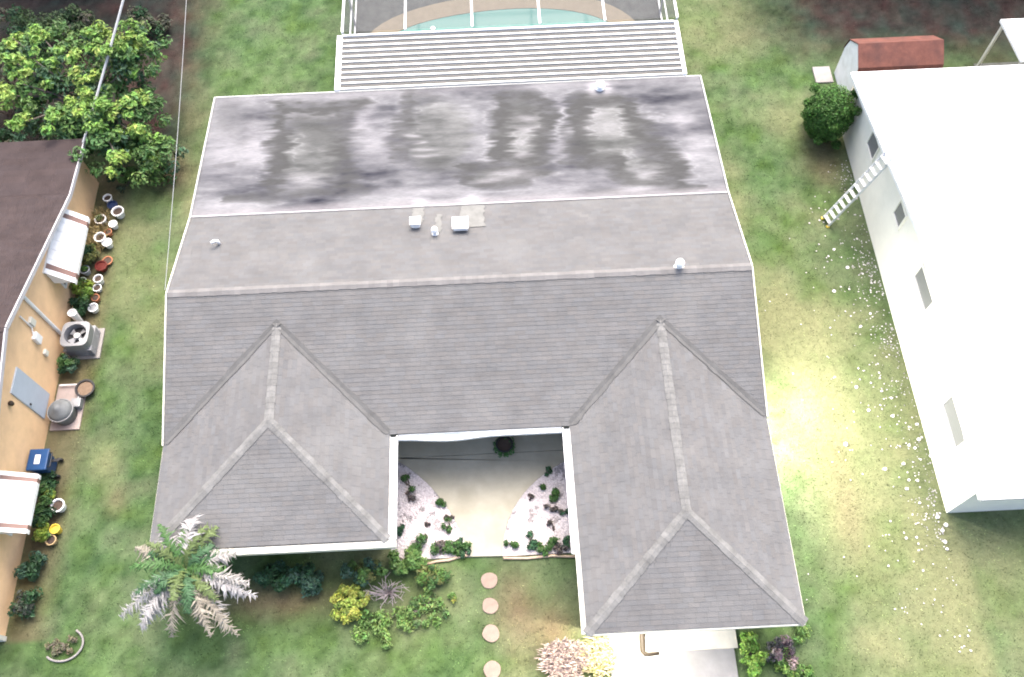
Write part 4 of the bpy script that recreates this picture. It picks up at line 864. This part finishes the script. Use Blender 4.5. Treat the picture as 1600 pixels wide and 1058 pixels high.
pot('plant_pot', 'small pale pot in front of the wide white pot', 'plant pot', (-15.35, 20.85, 0), .16, .26, m_ventw, GP, m_ventw)
pot('plant_pot', 'small terracotta pot between pale pots', 'plant pot', (-15.5, 20.5, 0), .14, .22, m_terra, GP)
pot('plant_pot', 'tall white pot with dark centre halfway along the awning', 'plant pot', (-15.7, 20.15, 0), .21, .4, m_ventw, GP)
pot('plant_pot', 'white pot leaning close to the tall white pot', 'plant pot', (-15.42, 19.95, 0), .18, .3, m_ventw, GP, m_ventw)
pot('plant_pot', 'dark red glazed pot beside the awning corner', 'plant pot', (-15.5, 18.9, 0), .22, .26, m_red_plastic, GP, m_red_plastic)
pot('plant_pot', 'terracotta saucer shaped pot behind the dark red pot', 'plant pot', (-15.35, 19.2, 0), .19, .14, m_terra, GP)
pot('plant_pot', 'white pot with soil just past the dark red pot', 'plant pot', (-15.5, 18.3, 0), .17, .3, m_ventw, GP)
pot('plant_pot', 'low white bowl next to the green leafy plant', 'plant pot', (-15.52, 17.95, 0), .16, .2, m_ventw, GP)
pot('plant_pot', 'orange clay pot near the air conditioner', 'plant pot', (-15.5, 17.5, 0), .15, .22, m_terra, GP)
pot('plant_pot', 'grey white pot closest to the lawn near the air conditioner', 'plant pot', (-15.5, 17.05, 0), .18, .26, m_ventw, GP, m_greym)
pot('plant_pot', 'pale grey pot against the wall under the awning', 'plant pot', (-16.1, 18.75, 0), .18, .28, mat('pale_grey_glaze', (.42, .44, .45), .5), GP, plant=MID)
pot('plant_pot', 'greenish white pot against the wall next to the leafy plant', 'plant pot', (-16.12, 18.25, 0), .16, .25, mat('greenish_glaze', (.45, .52, .42), .5), GP, plant=MID)
pot('bucket', 'small white bucket behind the air conditioner', 'bucket', (-15.95, 16.55, 0), .15, .8, m_ventw, None, m_ventw)
pot('plant_pot', 'white pot in the bed beyond the blue cart', 'plant pot', (-15.35, 9.35, 0), .22, .34, m_ventw, GP)
pot('bucket', 'yellow bucket in the bed beside the lawn', 'bucket', (-15.3, 8.55, 0), .16, .32, m_yellow, None, m_yellow)
pot('plant_pot', 'tan clay pot in front of the yellow bucket', 'plant pot', (-15.4, 8.2, 0), .17, .25, mat('tan_clay', (.45, .32, .17), .8), GP)
pot('plant_pot', 'large round black rimmed pot full of brown soil on the lawn', 'plant pot', (-15.22, 13.7, 0), .33, .26, m_darkm, GP, mat('dry_soil', (.17, .12, .085), .95, .3, 12, .5))
straw('dry_grass_clump', 'tan straw like clump behind the white pots', (-15.95, 20.4, 0), .4, 1.2, 700, [(.36, .28, .14), (.3, .24, .12), (.26, .22, .1)], .5)
for lab, x, y, r, cs in (('bright green leafy plant between the awning and the air conditioner', -15.9, 17.75, .5, [(.13, .22, .04), (.2, .26, .04), MID]), ('dark green plant behind the air conditioner', -15.95, 17.1, .42, [DKG, GREEN]), ('dark plant under the striped awning', -15.95, 19.3, .4, [DKG, OLIVE]),
                         ('dark green plant between the two grey units', -15.95, 14.65, .4, [DKG, GREEN, BLUEG]), ('low dark plant beside the blue cart', -15.95, 10.1, .45, [DKG, GREEN]), ('dark plant in the bed below the nearer awning', -15.75, 9.0, .45, [DKG, GREEN]),
                         ('yellow green plant beside the white pot in the bed', -15.75, 9.6, .3, [(.2, .26, .05), GREEN]), ('lime plant beside the yellow bucket', -15.7, 8.4, .32, [(.2, .27, .04), MID]), ('dim plant at the near end of the bed', -15.8, 7.3, .5, [DKG, BLUEG]), ('dim plant by the front corner of the orange house', -15.8, 6.2, .5, [DKG, (.05, .06, .045)])):
    shrub('bed_plant', lab, 'plant', (x, y, 0), rcl(12, r*.6, r*.9, .35, r*.45, 70, len(cs), .4), .075, cs)
# air conditioner: square casing, round fan opening, blades, guard
ac = thing('air_conditioner', 'grey air conditioner with round fan on top beside the orange house', 'air conditioner', (-15.62, 15.6, 0))
x, y = -15.62, 15.6
cs = MB(); n = 32; ro = .40
def sq(q, h=.5, e=5): c, s_ = math.cos(q), math.sin(q); rr = h/((abs(c)**e+abs(s_)**e)**(1/e)); return x+rr*c, y+rr*s_
A_ = [sq(2*PI*i/n) for i in range(n)]; Bq = [(x+ro*math.cos(2*PI*i/n), y+ro*math.sin(2*PI*i/n)) for i in range(n)]
cs.add([(*p, .05) for p in A_]+[(*p, .9) for p in A_]+[(*p, .9) for p in Bq]+[(*p, .6) for p in Bq]+[(x, y, .6)], [(i, (i+1) % n, n+(i+1) % n, n+i) for i in range(n)]+[(n+i, n+(i+1) % n, 2*n+(i+1) % n, 2*n+i) for i in range(n)]+[(2*n+i, 2*n+(i+1) % n, 3*n+(i+1) % n, 3*n+i) for i in range(n)])
cs.build('casing', m_greym, ac)
MB().lathe([(0, 0), (ro-.005, 0)], 24, (x, y, .59)).build('fan_well', m_darkm, ac)
for i in range(4):
    a = i*PI/2+.5; c, s_ = math.cos(a), math.sin(a); c2, s2 = math.cos(a+.7), math.sin(a+.7)
    MB().add([(x+.06*c, y+.06*s_, .70), (x+.36*c, y+.36*s_, .72), (x+.36*c2, y+.36*s2, .64), (x+.08*c2, y+.08*s2, .66)], [(0, 1, 2, 3)]).build('fan_blade', m_greym, ac)
MB().lathe([(0, .78), (.11, .76), (.12, .62)], 16, (x, y, 0)).build('fan_motor', m_alu, ac)
for i in range(5): MB().box(x-.51, x+.51, y-.51, y+.51, .14+i*.09, .165+i*.09).build('louvre', m_greym, ac)
tag(MB().box(-16.3, -15.0, 15.0, 16.25, -.05, .045).build('equipment_pad', m_slab, None, (-15.6, 15.6, 0), bevel=.01), 'concrete pad under the air conditioner', 'concrete pad')
tag(MB().box(-16.3, -15.25, 12.2, 14.0, -.05, .05).build('equipment_pad', mat('pinkish_slab', (.3, .25, .235), .9, .15), None, (-15.8, 13, 0), bevel=.01), 'pinkish concrete pad in front of the pale blue door', 'concrete pad')
# pool pump like grey unit with a domed tank
pu = thing('filter_tank', 'round grey filter tank with dark base on the pinkish pad', 'filter tank', (-15.8, 12.75, .05))
MB().lathe([(0, 0), (.40, 0), (.42, .45), (.34, .62), (.15, .7), (.12, .8), (0, .8)], 22, (-15.8, 12.75, .05)).build('tank', mat('dull_grey_tank', (.15, .16, .165), .6, .3, 3), pu, smooth=True)
MB().lathe([(.42, .40), (.45, .40), (.45, .48), (.42, .48)], 22, (-15.8, 12.75, .05)).build('clamp_band', m_greym, pu)
MB().box(-15.6, -15.25, 12.95, 13.3, .05, .33).build('pump', m_greym, pu, bevel=.03); MB().tube([(-15.42, 13.3, .2), (-15.42, 13.9, .15), (-16.2, 13.9, .15)], .03, 8).build('pipe', m_ventw, pu)
# blue cart
bc_ = thing('recycling_cart', 'blue wheeled cart with white label on its lid', 'cart', (-15.95, 10.75, 0))
mb = MB(); b0 = [(-16.17, 10.5), (-15.77, 10.5), (-15.77, 11.0), (-16.17, 11.0)]; b1 = [(-16.25, 10.42), (-15.66, 10.42), (-15.66, 11.1), (-16.25, 11.1)]
mb.add([(*p, .06) for p in b0]+[(*p, .95) for p in b1], [(3, 2, 1, 0), (4, 5, 6, 7)]+[(i, (i+1) % 4, 4+(i+1) % 4, 4+i) for i in range(4)]); mb.build('bin', m_plastic_blue, bc_, bevel=.03)
ld_ = MB().box(-16.29, -15.62, 10.38, 11.14, .955, 1.03).build('lid', m_plastic_blue, bc_, bevel=.03)
MB().box(-16.05, -15.87, 10.6, 10.92, 1.031, 1.036).build('label', m_ventw, ld_)
MB().tube([(-15.6, 10.5, .95), (-15.52, 10.5, .98), (-15.52, 11.0, .98), (-15.6, 11.0, .95)], .02, 8).build('handle', m_darkm, bc_)
for yy in (10.42, 11.02): MB().add(*(lambda m: (m.v, m.f))(MB().tube([(-15.68, yy, .12), (-15.68, yy+.06, .12)], .12, 16))).build('wheel', m_darkm, bc_)
MB().box(-15.6, -15.32, 10.72, 10.8, .8, .86).build('latch', m_darkm, bc_)

# ------------------------------------------------------------------ white stones by the cream wall and odd litter on the lawn
n = 1500
x = WXR-.08-np.abs(RNG.normal(0, .5, n)); y = RNG.uniform(6.6, 22.5, n); x = x-.10*np.maximum(0, 9-y)
k = (RNG.random(n) < .2+.8*sstep(.35, .6, fbm(x, y, 1.1, 90))) & (RNG.random(n) < np.where(y > 18, .5, .85)); x, y = x[k], y[k]
pebbles('gravel', x, y, -.01, RNG.uniform(.010, .033, len(x))*RNG.uniform(.7, 1.3, len(x)), RNG.uniform(.35, 1.15, (len(x), 1))*np.ones((1, 3)), 'white pebbles strewn on the grass along the cream wall')
n = 500; x = RNG.uniform(8.9, 14.2, n); y = RNG.uniform(3.2, 21, n); k = RNG.random(n) < np.exp(-((x-13.6)/1.6)**2)+.04; x, y = x[k], y[k]
pebbles('gravel', x, y, .0, RNG.uniform(.018, .035, len(x)), np.ones((len(x), 3)), 'fine white specks scattered across the floodlit side lawn')
SPOTS = [(12.5, 12.4), (12.73, 11.49), (13.65, 11.91), (13.37, 12.2), (13.53, 11.23), (14.3, 10.88), (14.22, 10.31), (14.01, 10.01), (13.47, 9.46), (12.8, 9.31), (13.51, 8.88), (13.8, 8.85), (13.36, 8.58), (13.67, 8.07), (14.14, 7.56), (14.35, 7.29), (14.19, 7.11), (14.17, 6.72), (13.27, 6.92), (12.93, 6.91), (13.82, 10.12), (14.49, 9.71), (11.66, 10.27), (12.93, 18.23), (12.54, 16.38), (13.27, 17.39), (13.69, 15.35), (13.21, 14.83), (14.17, 6.49)]
for i, (sx, sy) in enumerate(SPOTS):
    r = random.uniform(.04, .075); V = [(0, 0, r*.55)]+[(r*random.uniform(.8, 1.15)*math.cos(q), r*random.uniform(.7, 1.1)*math.sin(q), r*.38) for q in np.linspace(0, 2*PI, 9)[:-1]]
    V += [(p[0]*1.12, p[1]*1.12, -.03) for p in V[1:9]]
    F = [(0, 1+k, 1+(k+1) % 8) for k in range(8)]+[(1+k, 9+k, 9+(k+1) % 8, 1+(k+1) % 8) for k in range(8)]
    o = mesh_obj('stone', [(a+sx, b+sy, c) for a, b, c in V], F, m_peb, None, (sx, sy, 0), pcol=np.full((17, 3), 1.2)); tag(o, 'white stone lying in the grass between the floodlit lawn and the cream wall', 'stone', 'white stones in the grass by the cream wall')
